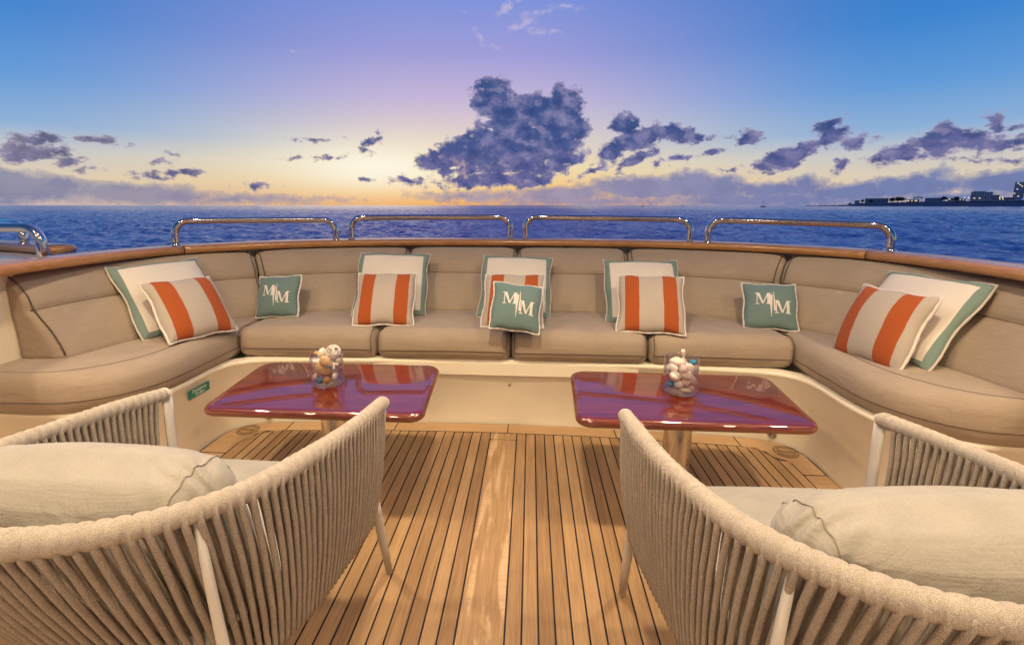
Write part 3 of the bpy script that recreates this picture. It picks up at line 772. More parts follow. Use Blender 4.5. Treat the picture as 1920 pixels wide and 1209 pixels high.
# ------------------------------------------------------------------ stainless grab rails
def grab(label, p0, p1, ztop, bulge=0.03, zb=0.893, r=0.0195, group='stainless grab rails on the cap'):
    t = thing('grab_rail', label, 'rail', (p0[0], p0[1], zb), 0, group)
    a = Vector((p0[0], p0[1], 0)); b = Vector((p1[0], p1[1], 0)); d = (b-a); L = d.length; d.normalize(); n = Vector((-d.y, d.x, 0))
    rb = 0.075; pts = []
    zt0, zt1 = ztop
    for z in (zb-0.004, zb+0.02, zt0-rb): pts.append(a + Vector((0, 0, z)))
    for k in range(1, 9):
        q = k/8*PI/2; pts.append(a + d*(rb-rb*math.cos(q)) + Vector((0, 0, zt0-rb+rb*math.sin(q))))
    for k in range(1, 12):
        f = k/12; s = rb+(L-2*rb)*f
        pts.append(a + d*s + n*(bulge*4*f*(1-f)) + Vector((0, 0, zt0+(zt1-zt0)*f)))
    for k in range(0, 9):
        q = k/8*PI/2; pts.append(b - d*(rb-rb*math.sin(q)) + Vector((0, 0, zt1-rb+rb*math.cos(q))))
    for z in (zb+0.02, zb-0.004): pts.append(b + Vector((0, 0, z)))
    m = MB(); m.tube(pts, r, 20); m.xf(lambda x, y, z: (x-p0[0], y-p0[1], z-zb)); m.build('tube', M['steel'], t)
    for p in (p0, p1):
        m = MB(); m.lathe([(r, 0.010), (r*1.18, 0.010), (r*1.32, 0.0075), (r*1.34, 0.0)], 24, (p[0]-p0[0], p[1]-p0[1], 0.0)); m.build('base_ring', M['steel'], t)
    return t
grab('stainless grab rail on the cap, behind the leftmost bordered pillow', (-1.905, 2.485), (-1.125, 2.87), (1.032, 1.03), 0.03)
grab('stainless grab rail on the cap, left of the centre gap, between the two longest reflections', (-1.035, 2.90), (-0.006, 3.025), (1.042, 1.045), 0.03)
grab('stainless grab rail on the cap, starting right of the centre gap', (0.094, 3.025), (1.105, 2.875), (1.045, 1.036), 0.03)
grab('stainless grab rail on the cap, beside the cap joint on the right side', (1.20, 2.845), (1.935, 2.415), (1.034, 1.022), 0.03)
# outboard platform and rails at the far left
pl = thing('side_platform', 'cream side platform with a short wooden cap outside the bulwark', 'platform', (-2.3, 2.0, 0.8))
m = MB(); m.prism([(-1.98, 1.2), (-1.955, 1.75), (-1.99, 2.0), (-2.13, 2.22), (-2.38, 2.28), (-2.9, 2.50), (-4.2, 3.0), (-4.2, 1.2)], 0.60, 0.855); m.xf(lambda x, y, z: (x+2.3, y-2.0, z-0.8))
bevel(flat(m.build('top_panel', M['cream'], pl)), 0.012, 3)
m = MB(); rr = []
cp = Path([(-2.43, 2.30), (-2.75, 2.42), (-3.2, 2.57), (-4.2, 2.95)], 8).p
vs, fs = sweep_plan(cp, [(-0.07, 0.865), (-0.078, 0.885), (-0.07, 0.905), (0.06, 0.905), (0.07, 0.885), (0.06, 0.865)])
m.add(vs, fs); m.lathe([(0.0, 0.905), (0.065, 0.905), (0.074, 0.885), (0.065, 0.865), (0, 0.865)], 24, (-2.43, 2.30, 0)); m.xf(lambda x, y, z: (x+2.3, y-2.0, z-0.8)); m.build('wooden_cap', M['cap'], pl)
m = MB(); m.box(-0.05, 0.02, -0.20, -0.14, 0.054, 0.062); bevel(flat(m.build('deck_hatch', M['black'], pl)), 0.002)
grab('near stainless grab rail on the side platform at the far left', (-3.1, 2.03), (-2.215, 2.03), (1.015, 1.015), 0.0, 0.855, 0.022, 'grab rails on the side platform')
grab('far stainless grab rail standing on the short outboard wooden cap', (-3.9, 2.83), (-2.78, 2.43), (1.02, 1.015), 0.0, 0.90, 0.022, 'grab rails on the side platform')

# ------------------------------------------------------------------ emergency sign on the left base panel
sg = thing('escape_sign', 'small green sign reading Emergency Escape on the left cream panel', 'sign', (-1.386, 1.885, 0.281))
m = MB(); m.box(0, 0.002, -0.066, 0.066, -0.020, 0.020); m.build('plate', M['sign_green'], sg, smooth=False)
MT = Matrix(((0, 0, 1, 0.0027), (1, 0, 0, 0), (0, 1, 0, 0), (0, 0, 0, 1)))
text_mesh('Emergency\nEscape', 0.0205, 'lettering', M['sign_white'], sg, MT @ Matrix.Translation((0, 0.0005, 0)), extrude=0.0002)

# ------------------------------------------------------------------ tables
def rounded_poly(cs, rads, n=8):
    out = []; m = len(cs)
    for i in range(m):
        p = Vector(cs[i]); a = Vector(cs[i-1]); b = Vector(cs[(i+1) % m]); r = rads[i]
        da = (a-p).normalized(); db = (b-p).normalized(); ang = da.angle(db); t = r/math.tan(ang/2)
        c = p + (da+db).normalized()*(r/math.sin(ang/2)); s = p+da*t; e = p+db*t
        a0 = math.atan2(s.y-c.y, s.x-c.x); a1 = math.atan2(e.y-c.y, e.x-c.x)
        while a1-a0 > PI: a1 -= 2*PI
        while a1-a0 < -PI: a1 += 2*PI
        for k in range(n+1): 
            q = a0+(a1-a0)*k/n; out.append((c.x+r*math.cos(q), c.y+r*math.sin(q)))
    return out
def offset_poly(P, d):
    out = []; n = len(P)
    for i in range(n):
        a, p, b = Vector(P[i-1]), Vector(P[i]), Vector(P[(i+1) % n])
        n1 = Vector(((p-a).y, -(p-a).x)); n2 = Vector(((b-p).y, -(b-p).x))
        if n1.length < 1e-9: n1 = n2
        if n2.length < 1e-9: n2 = n1
        nn = (n1.normalized()+n2.normalized()).normalized(); out.append((p.x+nn.x*d, p.y+nn.y*d))
    return out
def table(label, cs, cx, cy):
    t = thing('coffee_table', label, 'table', (cx, cy, 0), 0, 'glossy mahogany tables in front of the sofa')
    poly = rounded_poly([(x-cx, y-cy) for x, y in cs], [0.05, 0.05, 0.07, 0.07])
    # cs is given counter-clockwise
    prof = [(-0.03, 0.394)] + [(-0.0175+0.0175*math.sin(q), 0.4122-0.0175*math.cos(q)) for q in np.linspace(0.15, PI-0.15, 9)] + [(-0.026, 0.430)]
    vs = []; fs = []; n = len(poly)
    for d, z in prof: vs += [(x, y, z) for x, y in offset_poly(poly, d)]
    for i in range(len(prof)-1):
        for k in range(n): k2 = (k+1) % n; fs.append((i*n+k, i*n+k2, (i+1)*n+k2, (i+1)*n+k))
    fs.append(tuple((len(prof)-1)*n+k for k in range(n))); fs.append(tuple(reversed(range(n))))
    o = mesh_obj('tabletop', vs, fs, M['mahogany'], t)
    for f in list(o.data.polygons)[-2:]: f.use_smooth = False
    o.data.set_sharp_from_angle(angle=R(50))
    m = MB(); m.lathe([(0.0505, 0.006), (0.0505, 0.392)], 48); m.build('pedestal', M['steel'], t)
    m = MB(); m.lathe([(0.0, 0.0005), (0.105, 0.0005), (0.108, 0.003), (0.104, 0.006), (0.056, 0.009), (0.0515, 0.014), (0.0515, 0.02)], 48); m.build('base_plate', M['steel'], t)
    m = MB(); m.lathe([(0.0515, 0.378), (0.10, 0.384), (0.10, 0.3935), (0, 0.3935)], 40); m.build('mounting_plate', M['steel'], t)
    return t
table('glossy mahogany table on a steel pedestal, left one with tan shells in its vase', [(-1.01, 1.402), (-0.222, 1.402), (-0.258, 1.892), (-1.06, 1.888)], -0.640, 1.645)
table('glossy mahogany table on a steel pedestal, right one with white pebbles in its vase', [(0.285, 1.408), (1.062, 1.408), (1.11, 1.862), (0.30, 1.868)], 0.690, 1.64)

# ------------------------------------------------------------------ vases and what they hold
def vase(label, x, y, r, h, z=0.4306, tilt=0):
    t = thing('glass_vase', label, 'vase', (x, y, z), 0, 'glass vases on the tables')
    w = 0.0028
    m = MB(); m.lathe([(0, 0.0), (r-0.004, 0.0), (r-0.0008, 0.002), (r, 0.006), (r, h-0.002), (r-w/2, h), (r-w, h-0.002), (r-w, 0.014), (r-w-0.004, 0.010), (0, 0.010)], 56)
    m.build('glass_body', M['glass'], t)
    return t
VL = (-0.662, 1.655); VR = (0.697, 1.668)
vase('clear glass vase of tan shells and a white woven ball, on the left table', VL[0], VL[1], 0.062, 0.122)
vase('clear glass vase of white pebbles, on the right table', VR[0], VR[1], 0.062, 0.128)

def ico(sub=3):
    import bmesh
    bm = bmesh.new(); bmesh.ops.create_icosphere(bm, subdivisions=sub, radius=1.0)
    vs = [tuple(v.co) for v in bm.verts]; fs = [tuple(v.index for v in f.verts) for f in bm.faces]; bm.free()
    return vs, fs
ICO = ico(3)
def shell(kind, mt, label, c, rad, loc, seed=0, rot=(0, 0, 0), sc=(1, 1, 1), cat='shell', group=None, name=None):
    rs = random.Random(seed); nz = smooth_noise(seed+99, 5, 1.5, 4.5)
    m = MB()
    if kind == 'pebble':
        vs = []
        for v in ICO[0]:
            k = 1+0.10*nz(*v)-0.10*max(0, v[0])**2
            vs.append((v[0]*sc[0]*k, v[1]*sc[1]*k, v[2]*sc[2]*k))
        m.add(vs, ICO[1])
    elif kind == 'ball':
        m.add([tuple(q*(1+0.02*nz(*[w*3 for w in v])) for q in v) for v in ICO[0]], ICO[1])
    elif kind == 'woven':
        for k in range(26):
            ax = Vector((rs.uniform(-1, 1), rs.uniform(-1, 1), rs.uniform(-1, 1))).normalized()
            u = ax.orthogonal().normalized(); w = ax.cross(u); off = rs.uniform(-0.45, 0.45); q = math.sqrt(1-off*off)
            m.tube([ax*off+(u*math.cos(a)+w*math.sin(a))*q*(1+0.03*math.sin(5*a+k)) for a in np.linspace(0, 2*PI, 28)[:-1]], 0.045, 5, closed=True)
    elif kind == 'scallop':
        vs = []
        for v in ICO[0]:
            a = math.atan2(v[0], v[2]+1.0); rib = 1+0.045*math.cos(a*16)
            k = rib*(1-0.25*max(0, -v[2]))
            vs.append((v[0]*1.05*k, v[1]*0.42*rib, v[2]*0.95*k))
        m.add(vs, ICO[1])
    elif kind == 'spiral':
        pts = []; rr = []
        for k in range(90):
            q = k/89; a = q*2*PI*4.2; R_ = 0.62*(1-q)**1.1; pts.append((R_*math.cos(a), R_*math.sin(a), -0.75+2.0*q**0.8)); rr.append(0.46*(1-q)**0.9+0.02)
        m.tube(pts, rr, 10)
    elif kind == 'finger':
        pts = [(0.15*math.sin(2*q), 0.1*math.cos(3*q), -1.6+3.2*q) for q in np.linspace(0, 1, 14)]
        m.tube(pts, [0.30+0.10*math.sin(q*9)+0.12*(1-q) for q in np.linspace(0, 1, 14)], 12)
    elif kind == 'coral':
        for k in range(9):
            d = Vector((rs.uniform(-1, 1), rs.uniform(-1, 1), rs.uniform(-0.8, 1))).normalized()
            m.tube([d*q + Vector((0, 0.12*math.sin(4*q), 0.1*q)) for q in np.linspace(0, 1.05, 7)], [0.30-0.13*q for q in np.linspace(0, 1, 7)], 8)
        m.add([tuple(0.45*q for q in v) for v in ICO[0]], ICO[1])
    E = Matrix.LocRotScale(None, __import__('mathutils').Euler(rot), None)
    m.xf(lambda x, y, z: tuple(E @ Vector((x*rad, y*rad, z*rad))))
    o = m.build(name or ('ball' if kind in ('ball', 'woven') else 'shell'), mt, None)
    o.location = (c[0]+loc[0], c[1]+loc[1], 0.4306+loc[2])
    tag(o, label, cat, group)
    return o
gl = 'shells and balls inside the left vase'; gr = 'shells and balls inside the right vase'
S = shell
S('ball', M['sh_blue'], 'blue ball low at the front of the left vase', VL, 0.0125, (-0.014, -0.040, 0.0235), 1, cat='ball', group=gl)
S('ball', M['sh_ochre'], 'rough ochre ball beside the blue ball in the left vase', VL, 0.0145, (0.015, -0.040, 0.0255), 2, cat='ball', group=gl)
S('pebble', M['sh_cream'], 'cream rounded shell at the lower left inside the left vase', VL, 0.016, (-0.040, -0.022, 0.030), 3, (0, 0.4, 0), (0.75, 0.8, 1.25), group=gl)
S('pebble', M['sh_white'], 'white rounded shell at the lower right inside the left vase', VL, 0.016, (0.039, -0.020, 0.034), 4, (0, 0.2, 0), (0.8, 0.8, 1.2), group=gl)
S('scallop', M['sh_tan'], 'largest tan scallop shell in the middle of the left vase', VL, 0.034, (-0.008, -0.022, 0.064), 5, (0.15, 0.5, 0.1), group=gl)
S('pebble', M['sh_tan'], 'smooth peach cockle shell above the tan scallop in the left vase', VL, 0.026, (0.011, -0.028, 0.095), 6, (0.2, -0.5, 0.0), (0.9, 0.6, 1.1), group=gl)
S('spiral', M['sh_white'], 'white conch shell standing against the left wall of the left vase', VL, 0.024, (-0.036, -0.010, 0.080), 7, (PI, 0.25, 0), group=gl)
S('coral', M['sh_white'], 'white spiky shell at the right wall of the left vase', VL, 0.026, (0.033, -0.012, 0.076), 8, group=gl)
S('woven', M['sh_white'], 'white woven wicker ball on top of the left vase', VL, 0.028, (0.026, 0.006, 0.124), 9, cat='ball', group=gl)
S('pebble', M['sh_white'], 'white egg shaped shell on top of the left vase', VL, 0.019, (-0.014, -0.006, 0.124), 10, (0, 0.5, 0), (0.85, 0.85, 1.15), group=gl)
S('pebble', M['sh_ochre'], 'ochre shell at the upper left rim of the left vase', VL, 0.013, (-0.042, 0.012, 0.116), 11, (0, 0, 0), (1.1, 1, 0.7), group=gl)
S('pebble', M['sh_cream'], 'cream shell hidden at the back of the left vase', VL, 0.026, (0.0, 0.028, 0.040), 12, group=gl)
S('pebble', M['sh_white'], 'pale shell behind the tan scallop in the left vase', VL, 0.025, (0.004, 0.024, 0.088), 13, (0.3, 0, 0), (1.1, 0.8, 0.9), group=gl)
S('ball', M['sh_blue'], 'small teal ball half hidden by the white spiky shell in the left vase', VL, 0.009, (0.022, -0.030, 0.076), 14, cat='ball', group=gl)
# right
S('ball', M['sh_blue'], 'blue ball on top at the right rim of the right vase', VR, 0.0115, (0.034, -0.020, 0.120), 21, cat='ball', group=gr)
S('ball', M['sh_blue'], 'blue ball at the lower left wall of the right vase', VR, 0.0125, (-0.042, -0.026, 0.036), 22, cat='ball', group=gr)
S('finger', M['sh_white'], 'long white finger shell sticking up out of the right vase', VR, 0.020, (0.008, 0.012, 0.126), 23, (0.1, -0.2, 0), group=gr)
S('woven', M['sh_white'], 'cream woven ball at the right side of the right vase', VR, 0.019, (0.037, -0.010, 0.092), 24, cat='ball', group=gr)
pe = [('cream pebble at the upper left of the right vase', (-0.036, -0.012, 0.092), 0.020, (0.1, 0.3, 0), (1.1, 0.9, 0.85)),
      ('large white domed shell under the left rim of the right vase', (-0.016, -0.002, 0.112), 0.024, (0, 0.1, 0), (1.15, 0.9, 0.7)),
      ('round pale pebble in the middle top of the right vase', (-0.003, -0.034, 0.096), 0.016, (0, 0.3, 0), (0.9, 0.9, 1.1)),
      ('biggest oval pebble in the middle of the right vase', (0.009, -0.038, 0.074), 0.019, (0, 0.35, 0), (1.2, 0.9, 0.8)),
      ('smooth pebble left of centre in the right vase', (-0.030, -0.034, 0.070), 0.019, (0, 0.6, 0), (1.1, 0.9, 0.85)),
      ('small round pebble below the oval one in the right vase', (0.006, -0.041, 0.050), 0.0145, (0, 0, 0), (1.05, 0.9, 0.95)),
      ('round pebble beside the lower blue ball in the right vase', (-0.018, -0.040, 0.040), 0.0145, (0, 0, 0), (1, 0.9, 1)),
      ('flat long pebble at the bottom front of the right vase', (0.006, -0.040, 0.020), 0.018, (0, 0.15, 0), (1.3, 0.8, 0.5)),
      ('pale pebble at the lower right of the right vase', (0.036, -0.026, 0.048), 0.0155, (0, 0, 0), (0.9, 0.9, 1.1)),
      ('pebble at the bottom right corner of the right vase', (0.030, -0.032, 0.024), 0.012, (0, 0, 0), (1.1, 0.9, 0.9))]
for k, (lb, lo, ra, ro, s_) in enumerate(pe):
    S('pebble', M['sh_pink'] if k % 3 == 2 else M['sh_cream'] if k % 2 else M['sh_white'], lb, VR, ra*1.13, lo, 30+k, ro, s_, group=gr, name='pebble', cat='pebble')
S('scallop', M['sh_white'], 'ribbed fan shell right of centre in the right vase', VR, 0.018, (0.024, -0.038, 0.060), 45, (0, 0.5, 0.2), group=gr)
S('pebble', M['sh_cream'], 'large pebble at the back of the right vase', VR, 0.028, (0.0, 0.026, 0.045), 46, group=gr, name='pebble', cat='pebble')
S('pebble', M['sh_white'], 'pale pebble behind the finger shell in the right vase', VR, 0.026, (0.012, 0.028, 0.088), 47, group=gr, name='pebble', cat='pebble')
S('scallop', M['sh_white'], 'curved white shell under the upper blue ball in the right vase', VR, 0.020, (0.020, -0.026, 0.098), 48, (0.2, 1.0, 0), group=gr)

# ------------------------------------------------------------------ throw pillows
def throw(kind, label, half, T0, pos, yaw, lean, roll, seed):
    grp = {'border': 'large white pillows with a green border', 'stripe': 'orange striped pillows', 'mono': 'small teal monogram pillows'}[kind]
    nm = {'border': 'bordered_pillow', 'stripe': 'striped_pillow', 'mono': 'monogram_pillow'}[kind]
    nz = smooth_noise(seed, 6, 12, 40)
    def surf(u, v, side):
        ed = 0.045
        x = half*u*(1-ed*(1-v*v)); z = half*v*(1-ed*(1-u*u))
        th = T0*1.08*((1-u*u)*(1-v*v))**0.37
        # creases that run in from the corners
        rc = (abs(u)*abs(v))**3
        cr = 0.0035*math.sin(9*(abs(u)-abs(v))*2.2+seed)*rc*th/T0*3
        w = 0.0045*nz(x, seed, z)*(th/T0)
        sag = -0.012*half/0.2*(1-v)*0.5*(1-u*u)*0
        x += 0.003*nz(z, seed, x)+0.005*math.sin(5*v+seed)*abs(u)**6*(half/0.2); z += 0.004*math.sin(6*u+seed*2)*abs(v)**6*(half/0.2)
        return Vector((x, side*(th*(1.0 if side < 0 else 0.8)+w+cr), z))
    t = thing(nm, label, 'pillow', (0, 0, 0), 0, grp)
    n = 30; U = [math.sin(PI/2*(2*i/n-1)) for i in range(n+1)]
    vs, fs = [], []
    for side in (-1, 1):
        o_ = len(vs)
        for j in range(n+1):
            for i in range(n+1): vs.append(surf(U[i], U[j], side))
        for j in range(n):
            for i in range(n):
                a = o_+j*(n+1)+i; q = (a, a+1, a+n+2, a+n+1); fs.append(q if side < 0 else q[::-1])
    mt = {'border': M['border'], 'stripe': M['stripe'], 'mono': M['teal']}[kind]
    cv = mesh_obj('cover', vs, fs, mt, t)
    import bmesh
    bm = bmesh.new(); bm.from_mesh(cv.data); bmesh.ops.remove_doubles(bm, verts=bm.verts, dist=1e-5); bm.to_mesh(cv.data); bm.free()
    cv.data.polygons.foreach_set('use_smooth', [True]*len(cv.data.polygons))
    m = MB(); N = 26; loop = []
    for k in range(N): loop.append(surf(-1+2*k/N, -1, -1))
    for k in range(N): loop.append(surf(1, -1+2*k/N, -1))
    for k in range(N): loop.append(surf(1-2*k/N, 1, -1))
    for k in range(N): loop.append(surf(-1, 1-2*k/N, -1))
    loop = [Vector((p.x*1.008, 0, p.z*1.008)) for p in loop]
    pr = {'border': 0.0045, 'stripe': 0.0062, 'mono': 0.006}[kind]
    m.tube(loop, [pr*(1+0.15*math.sin(k*1.7)) for k in range(len(loop))], 8, closed=True)
    m.build('piping', M['cream_cord'] if kind == 'border' else M['white_cord'], t)
    if kind == 'mono':
        m = MB(); cnt = [0]
        def quad(a, b, c_, d, k=7):
            cnt[0] += 1; e = 0.0016+0.00012*cnt[0]; g = []
            for j in range(k+1):
                for i in range(k+1):
                    p = (Vector(a)*(1-i/k)+Vector(b)*i/k)*(1-j/k) + (Vector(d)*(1-i/k)+Vector(c_)*i/k)*(j/k)
                    s = surf(p.x, p.y, -1); g.append((s.x, s.y-e, s.z))
            m.add(g, [(j*(k+1)+i, j*(k+1)+i+1, (j+1)*(k+1)+i+1, (j+1)*(k+1)+i) for j in range(k) for i in range(k)])
        def glyph(x0, x1, y0, y1):
            w = x1-x0; h = y1-y0; X = lambda q: x0+q*w; Y = lambda q: y0+q*h
            quad((X(.07), Y(0)), (X(.13), Y(0)), (X(.13), Y(.95)), (X(.07), Y(.95)))
            quad((X(-.02), Y(0)), (X(.24), Y(0)), (X(.24), Y(.06)), (X(-.02), Y(.06)))
            quad((X(-.04), Y(.94)), (X(.22), Y(.94)), (X(.22), Y(1)), (X(-.04), Y(1)))
            quad((X(.42), Y(.04)), (X(.52), Y(.04)), (X(.26), Y(1)), (X(.05), Y(1)))
            quad((X(.42), Y(.04)), (X(.50), Y(.04)), (X(.84), Y(1)), (X(.76), Y(1)))
            quad((X(.74), Y(0)), (X(.92), Y(0)), (X(.92), Y(1)), (X(.74), Y(1)))
            quad((X(.66), Y(0)), (X(1.02), Y(0)), (X(1.02), Y(.06)), (X(.66), Y(.06)))
            quad((X(.74), Y(.94)), (X(1.02), Y(.94)), (X(1.02), Y(1)), (X(.74), Y(1)))
        glyph(-.60, -.01, -.02, .50); glyph(.12, .72, -.40, .17)
        quad((-.012, -.56), (0.0, -.56), (.045, .42), (-.10, .42), 10)
        quad((.075, -.30), (.17, -.30), (.09, .60), (.078, .60), 10)
        m.build('monogram', M['letter'], t, smooth=False)
    t.matrix_basis = Matrix.Translation(pos) @ Matrix.Rotation(R(yaw), 4, 'Z') @ Matrix.Rotation(-R(lean), 4, 'X') @ Matrix.Rotation(-R(roll), 4, 'Y')
    return t
throw('border', 'white pillow with green border behind the leftmost orange striped pillow', 0.199, 0.06, (-1.655, 2.112, 0.672), 65, 37, 1.3, 1)
throw('border', 'white pillow with green border, behind the second striped pillow from the left', 0.205, 0.062, (-0.675, 2.575, 0.665), 9, 36, -2, 2)
throw('border', 'white pillow with green border, rearmost in the centre stack of three pillows', 0.205, 0.062, (0.046, 2.60, 0.655), 1.4, 40, -2, 3)
throw('border', 'white pillow with green border, behind the striped pillow right of the centre', 0.205, 0.062, (0.75, 2.53, 0.645), -2.5, 40, 0, 4)
throw('border', 'white pillow with green border, lying against the right end backrest', 0.200, 0.058, (1.700, 1.952, 0.664), -79, 36, 0, 5)
throw('stripe', 'orange striped pillow in front of the leftmost bordered pillow', 0.157, 0.062, (-1.49, 2.02, 0.635), 70, 36, -2.3, 6)
throw('stripe', 'orange striped pillow between the left teal pillow and the centre stack', 0.157, 0.062, (-0.648, 2.36, 0.62), 7, 40, -0.5, 7)
throw('stripe', 'orange striped pillow in the middle of the centre stack, mostly hidden', 0.16, 0.045, (0.043, 2.36, 0.625), -2.9, 42, 0, 8)
throw('stripe', 'orange striped pillow just left of the rightmost teal pillow', 0.16, 0.062, (0.739, 2.305, 0.625), -10, 38, 1, 9)
throw('stripe', 'orange striped pillow at the right end with a tiny dark spot', 0.157, 0.06, (1.565, 1.91, 0.632), -80, 24, 1.3, 10)
throw('mono', 'teal monogram pillow standing alone in the left corner of the sofa', 0.117, 0.05, (-1.285, 2.43, 0.612), 2.6, 23.8, 2.2, 11)
throw('mono', 'teal monogram pillow tilted at the front of the centre stack', 0.120, 0.05, (0.062, 2.185, 0.625), 5.7, 31, -8, 12)
throw('mono', 'teal monogram pillow standing alone in the right corner of the sofa', 0.120, 0.05, (1.355, 2.37, 0.607), -16.8, 28, 1.5, 13)

# ------------------------------------------------------------------ rope armchairs
def make_chair():
    t = thing('rope_armchair', 'rope armchair', 'armchair', (0, 0, 0), 0, 'rope armchairs in front of the tables')
    top_h = [(0.0, -0.335, 0.705), (0.12, -0.318, 0.703), (0.215, -0.262, 0.695), (0.275, -0.165, 0.678), (0.300, -0.04, 0.658), (0.312, 0.08, 0.640), (0.316, 0.20, 0.622), (0.314, 0.335, 0.600)]
    bot_h = [(0.0, -0.165, 0.315), (0.10, -0.158, 0.313), (0.178, -0.13, 0.31), (0.230, -0.07, 0.305), (0.256, 0.01, 0.30), (0.270, 0.10, 0.30), (0.280, 0.20, 0.30), (0.288, 0.305, 0.30)]
    mir = lambda h: [(-x, y, z) for x, y, z in reversed(h)] + h[1:]
    top, bot = Path(mir(top_h)), Path(mir(bot_h))
    # rope wound round the top rail: every turn is a small swelling
    m = MB(); n = 900; pts = []; rs = []
    for i in range(n+1):
        d = top.len*i/n; pts.append(top.at(d)); w_ = d+0.003*math.sin(d*23); ph = (w_/0.0215) % 1
        turn = int(w_/0.0215); jit = 0.0011*math.sin(turn*12.9)
        rs.append(0.0158+jit)
    m.tube(pts, rs, 16)
    for i in range(n+1):
        c0 = Vector(pts[i]); d = top.len*i/n
        for k in range(16):
            ph = (d/0.0205 + k/16 + 0.10*math.sin(d*31)) % 1
            q = 0.94+0.24*max(0, math.sin(PI*ph))**0.4
            v = Vector(m.v[i*16+k]); m.v[i*16+k] = tuple(c0+(v-c0)*q)
    m.build('arm_rail', M['rope_rail'], t)
    for q in (0, top.len):
        p = top.at(q); m = MB(); s = 1 if q == 0 else -1
        vs = [tuple(0.0185*c for c in v) for v in ICO[0]]; m.add([(p.x+v[0], p.y+v[1]*0.6+0.002, p.z+v[2]) for v in vs], ICO[1]); m.build('rail_cap', M['paint'], t)
    # strands: an outer and an inner run, alternately
    m = MB(); N = 92; k7 = [0]*0
    rnd = random.Random(5)
    for layer in (0, 1):
        for i in range(N):
            f = (i+0.5*layer+0.3)/(N+0.1)
            if layer and i == N-1: continue
            d = top.len*(0.012+0.976*f)
            kk = np.interp(d, top.knots, range(len(top.knots))); db = float(np.interp(kk, range(len(bot.knots)), bot.knots))
            sh = (0.010 if layer else -0.006)
            a = top.at(d); b = bot.at(min(max(db+sh, 0), bot.len))
            out = Vector((a.x, a.y+0.02, 0)).normalized(); 
            tg = top.at(min(d+0.01, top.len))-top.at(max(d-0.01, 0)); out = Vector((tg.y, -tg.x, 0)).normalized()
            so_, sb = (0.013, 0.014) if layer == 0 else (-0.010, -0.010)
            pts = [a+out*so_*1.1+Vector((0, 0, 0.006))]
            for q in (0.06, 0.16, 0.3, 0.45, 0.6, 0.75, 0.9, 0.97):
                s_ = so_*(1-q)+sb*q
                pts.append(a.lerp(b, q)+out*(s_*(0.75+0.25*abs(2*q-1)) + 0.012*math.sin(PI*q)) + Vector((rnd.uniform(-1, 1), rnd.uniform(-1, 1), 0))*0.0008)
            pts.append(b+out*sb*0.9+Vector((0, 0, -0.012)))
            pts.append(b+out*sb*0.1+Vector((0, 0, -0.016)))
            rr_ = 0.0053+rnd.uniform(-0.0004, 0.0004)
            m.tube(pts, rr_, 8)
    m.build('rope_weave', M['rope'], t)
    m = MB(); ring_pts = [bot.at(bot.len*i/60) for i in range(61)]
    m.tube(ring_pts, 0.0095, 10)
    fr = [Vector((0.288, 0.305, 0.30)), Vector((0.15, 0.315, 0.30)), Vector((-0.15, 0.315, 0.30)), Vector((-0.288, 0.305, 0.30))]
    m.tube(fr, 0.0095, 10); m.tube([(-0.272, 0.1, 0.298), (0.272, 0.1, 0.298)], 0.007, 8); m.tube([(-0.268, -0.213, 0.27), (-0.23, -0.06, 0.302), (0.23, -0.06, 0.302), (0.268, -0.213, 0.27)], 0.007, 8)
    m.build('seat_frame', M['paint'], t)
    for s in (1, -1):
        m = MB()
        m.tube([(s*0.315, 0.345, 0.606), (s*0.308, 0.336, 0.52), (s*0.298, 0.325, 0.40), (s*0.291, 0.318, 0.32), (s*0.289, 0.316, 0.30)], [1]*5, 10, ref=(1, 0, 0), ab=(0.0065, 0.017))
        m.tube([(s*0.289, 0.314, 0.318), (s*0.287, 0.325, 0.285), (s*0.281, 0.378, 0.145), (s*0.275, 0.430, 0.004)], [0.0125, 0.0135, 0.0120, 0.0098], 14)
        o = m.build('leg', M['paint'], t)
        m = MB(); m.tube([(s*0.275, 0.4295, 0.006), (s*0.275, 0.430, 0.0)], [0.0104, 0.0104], 14); m.build('foot', M['rubber'], o)
        m = MB()
        m.tube([(s*0.242, -0.228, 0.688), (s*0.251, -0.226, 0.56), (s*0.262, -0.222, 0.40), (s*0.267, -0.215, 0.30), (s*0.272, -0.206, 0.14), (s*0.276, -0.198, 0.004)], [0.006, 0.0075, 0.0085, 0.0095, 0.0100, 0.0093], 14)
        o = m.build('leg', M['paint'], t)
        m = MB(); m.tube([(s*0.276, -0.198, 0.006), (s*0.276, -0.198, 0.0)], [0.0104, 0.0104], 14); m.build('foot', M['rubber'], o)
    # seat cushion
    L, D, H = 0.535, 0.53, 0.11; nz = smooth_noise(77, 6, 8, 22)
    def w1(x, y, z):
        f = (y+D/2)/D; u = x/(L/2); h = (z+H/2)/H
        k = 1-0.28*max(0, 0.45-f)/0.45
        X = x*k; Y = y+0.055+0.006*(1-u*u)*(1 if f > 0.5 else 0)
        return (X, Y, 0.325+z+H/2+0.014*h*(1-u*u)*(1-(2*f-1)**2)+0.003*nz(x, y, z)*h)
    vs, fs = rbox(L, D, H, 0.035, 18, 18, 5)
    o = mesh_obj('seat_cushion', [w1(*v) for v in vs], fs, M['chair_cushion'], t)
    m = MB(); e = 0.0006
